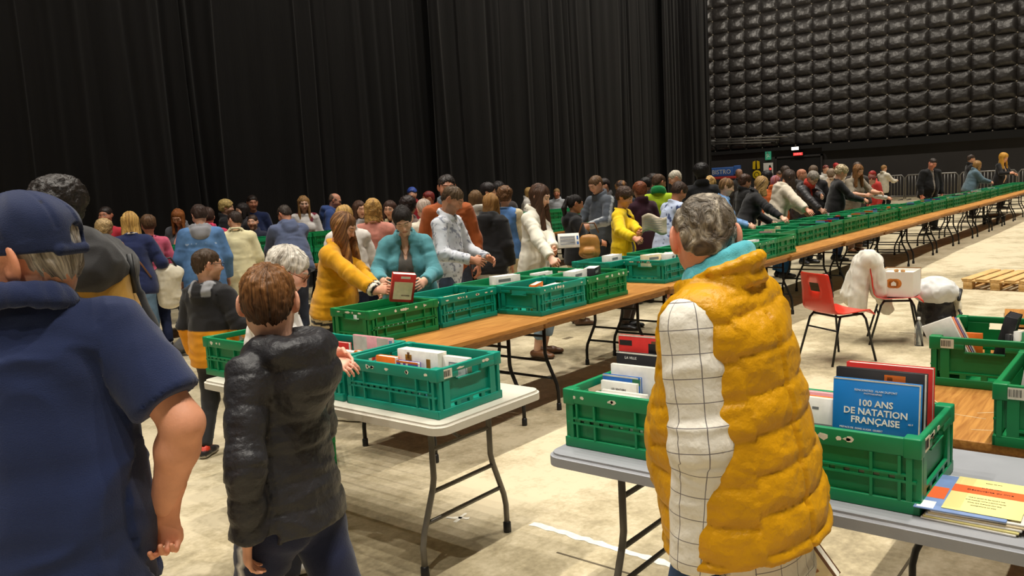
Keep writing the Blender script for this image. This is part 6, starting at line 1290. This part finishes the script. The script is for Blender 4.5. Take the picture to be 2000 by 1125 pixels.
person('brown haired girl in dark top peeking left of the blond bob', (7.035, 8.249, 1.637), -100, res=1.3, **std(FAIR, c(78, 52, 38), [jacket(c(206, 204, 210))], legs(BLK), SH_B, hair='bob', hlen=.14, fem=True, hp=12))
person('brown haired woman in cream top facing camera beside the teal blazer', (7.002, 7.651, 1.619), -150, res=1.2, **std(FAIR, c(70, 46, 36), [jacket(c(228, 216, 178), open=(.05, .06)), tee(BLK)], legs(BLK), SH_B, hair='bob', hlen=.15, fem=True, hp=12, eyes='open'))
person('person with dark curly hair just behind the teal blazer woman', (6.595, 6.884, 1.654), 20, res=1.1, **std(MID, c(44, 34, 32), [jacket(c(110, 90, 84))], legs(BLK), SH_B, hair='curly', hvol=.008, hp=10))
person('person in blue cap with red top far behind the teal blazer', (10.587, 10.940, 1.791), -140, res=1.5, **std(FAIR, BROWN, [jacket(c(150, 30, 36))], legs(BLK), SH_B, hair='short', hcolb=0, hp=6, nape=.03, hvol=.012) | dict(hcol=c(56, 80, 160), hamp=.1))
person('grey haired person in cream shirt left of the rust orange jacket', (6.515, 6.575, 1.607), 60, res=1.15, **std(PALE, c(190, 172, 158), [shirt(c(232, 224, 204), ease=.02)], legs(NAVY), SH_B, hair='short', hvol=.008, hp=20, lean=8, b=1.1))
person('person in red and blue jacket far behind the rust orange jacket', (9.250, 9.218, 1.709), 150, res=1.5, **std(TAN, c(120, 40, 36), [jacket(c(176, 44, 36), colf=blotches(c(50, 80, 170), 5, .2))], legs(BLK), SH_B, hair='short', hp=10))
person('person with long brown hair and cream jacket right of the rust jacket', (7.910, 7.035, 1.687), 66, res=1.1, **std(FAIR, c(120, 90, 58), [jacket(c(220, 212, 200), ease=.03, hem=-.2)], legs(BLK), SH_B, hair='bob', hlen=.22, fem=True, hp=12))
person('woman in black jacket and light grey trousers with light brown hair', (7.132, 6.068, 1.637), 10, res=1.05, **std(FAIR, c(170, 124, 70), [jacket(c(32, 32, 35), hem=-.16, ease=.03, collar='hood')], legs(c(176, 172, 168), mat='cloth', ease=.035, fl=.02), SH_W, hair='bob', hlen=.2, hwid=1.1, fem=True, hp=22, lean=6, b=1.05))
person('curly brown haired person in denim waistcoat and cream trousers', (7.774, 6.411, 1.705), 24, res=1.05, **std(FAIR, c(112, 78, 50), [T_(c(94, 136, 196), 'denim_waistcoat', ease=.03, hem=-.08, sleeve=0, armhole=True, collar='crew', mat='denim'), sweater(c(226, 210, 172), ease=.018)], legs(c(222, 208, 176), mat='cloth', ease=.03, fl=.02), SH_W, hair='curly', hp=16, fem=True))
person('dark haired person behind the curly haired denim waistcoat', (8.578, 7.350, 1.773), -60, res=1.4, **std(FAIR, c(38, 30, 30), [jacket(c(40, 38, 42))], legs(BLK), SH_B, hair='short', hvol=.01, hp=12))
person('person with dark hair half hidden left of the denim waistcoat', (9.122, 7.642, 1.784), 40, res=1.5, **std(FAIR, c(34, 28, 28), [jacket(c(60, 54, 54))], legs(BLK), SH_B, hair='short', hvol=.012, hp=8))
person('blond woman in black and white top behind the stacked back crates', (14.342, 11.100, 1.667), -60, res=1.4, **std(FAIR, c(190, 152, 92), [jacket(c(206, 200, 192), colf=blotches(BLK, 5, .05))], legs(BLK), SH_B, hair='bob', hlen=.16, fem=True, hp=16, lean=6, b=1.1))
person('blond boy in pale grey top behind the back crates', (15.314, 11.100, 1.610), -150, res=1.5, **std(c(224, 150, 116), c(150, 116, 72), [jacket(c(176, 178, 182))], legs(BLK), SH_B, hair='short', hp=10, b=1.1))
person('man in grey zipped jacket with pale sleeve stripe looking down left', (9.477, 6.256, 1.779), 165, res=1.15, **std(FAIR, c(112, 84, 60), [jacket(c(86, 92, 102), colf=lambda V, C, sid, T, Q, j, S, pel, Rt: np.where((((sid == 1) | (sid == 2)) & (np.abs(Q[:, 1]) < .02))[:, None], np.array(c(176, 180, 184))[None], C))], legs(c(44, 48, 52)), SH_B, hair='short', hp=26, lean=6, b=1.1, hR=('s', -.02, .35, -.3), hL=('s', .02, .35, -.3)))
person('dark haired man right behind the grey zipped jacket', (11.275, 7.238, 1.759), 150, res=1.5, **std(FAIR, c(42, 32, 30), [jacket(c(70, 66, 66))], legs(BLK), SH_B, hair='short', hp=6))
person('person with brown streaked hair and dark coat behind the yellow jacket', (11.098, 6.806, 1.695), 40, res=1.4, **std(FAIR, c(56, 40, 32), [jacket(c(38, 42, 54), collar='bighood')], legs(BLK), SH_B, hair='curly', hamp=.6, hp=12, b=1.1, streak=c(170, 120, 70)))
person('red brown haired person between the yellow jacket and lime tee', (9.863, 5.765, 1.668), 60, res=1.4, **std(FAIR, c(130, 72, 44), [jacket(c(60, 28, 44))], legs(BLK), SH_B, hair='curly', hamp=.6, hp=14))
person('dark haired person further back left of the lime tee', (12.400, 7.134, 1.733), 120, res=1.6, **std(FAIR, c(30, 26, 26), [jacket(c(30, 30, 34))], legs(BLK), SH_B, hair='short', hvol=.01, hp=10))
person('second dark haired person further back by the lime tee', (13.820, 7.795, 1.777), 100, res=1.6, **std(FAIR, c(44, 36, 34), [jacket(c(44, 44, 46))], legs(BLK), SH_B, hair='afro', hp=10))
person('white haired man in pale grey sweater right of the lime tee', (11.985, 6.385, 1.813), 130, res=1.3, **std(FAIR, c(214, 204, 186), [sweater(c(200, 192, 180), ease=.02)], legs(c(70, 74, 84)), SH_B, hair='short', hp=22, lean=6, b=1.15))
person('small far figure in white between white haired man and dark head', (28.551, 14.481, 1.853), -120, res=2.2, **std(FAIR, BLACK, [tee(WHT)], legs(BLK), SH_B, hair='short'))
person('small far figure in beige left of the white one', (29.300, 15.128, 1.712), -130, res=2.2, **std(FAIR, BLOND, [tee(c(190, 160, 130))], legs(BLK), SH_B, hair='short'))
person('man with round black hair in black jacket left of the blue stall', (11.362, 5.567, 1.872), 30, res=1.3, **std(DARK, c(28, 24, 24), [jacket(c(26, 26, 30))], legs(BLK), SH_B, hair='afro', hamp=.5, b=1.1))
person('woman with orange headscarf and shawl behind the beige coat', (14.916, 5.800, 1.640), -10, res=1.3, **std(FAIR, c(190, 92, 60), [jacket(c(214, 104, 44), ease=.03)], legs(BLK), SH_B, fem=True, hair='bob', hlen=.16, hp=18, streak=c(150, 130, 170), lean=8))
for H_, lb, hc_, tc_, hr_ in (((20.15, 8.83, 1.84), 'man with raised dark head right of the blue stall', c(150, 110, 90), c(50, 46, 46), 'short'), ((16.18, 6.50, 1.72), 'person in black knit hat behind the denim shirt', c(34, 32, 34), c(40, 38, 40), 'afro'), ((18.91, 7.16, 1.83), 'dark haired far person before the dark doorway', c(70, 58, 50), c(48, 44, 44), 'curly'), ((21.79, 8.40, 1.74), 'brown haired far person left of the beige coat', c(90, 70, 58), c(60, 56, 54), 'short'), ((17.14, 6.12, 1.74), 'balding far person above the beige coat', c(206, 140, 110), c(90, 86, 86), 'short'), ((15.77, 5.43, 1.80), 'far man with dark glasses behind the red scarf', c(110, 92, 76), c(44, 40, 42), 'short'), ((24.65, 8.11, 1.84), 'far man in white shirt right of the red scarf', c(120, 60, 50), c(226, 222, 214), 'short'), ((26.91, 8.55, 1.90), 'far red capped person left of the pale curly hair', c(190, 50, 50), c(214, 196, 176), 'short'), ((20.60, 6.67, 1.71), 'far person in beige behind the padded jacket', c(150, 130, 110), c(204, 178, 150), 'curly'), ((18.41, 5.39, 1.83), 'brown haired far person above the taupe sweater', c(70, 54, 44), c(70, 62, 58), 'short'), ((20.17, 5.59, 1.62), 'far person in red and white vest behind white jacket', c(170, 50, 46), c(196, 60, 52), 'short')):
    person(lb, H_, (-130, 40, 150, -70)[hash_(lb) % 4], res=1.7, **std((FAIR, MID, TAN)[hash_(lb) % 3], hc_, [jacket(tc_)], legs(BLK), SH_B, hair=hr_, hp=8, hamp=.6))
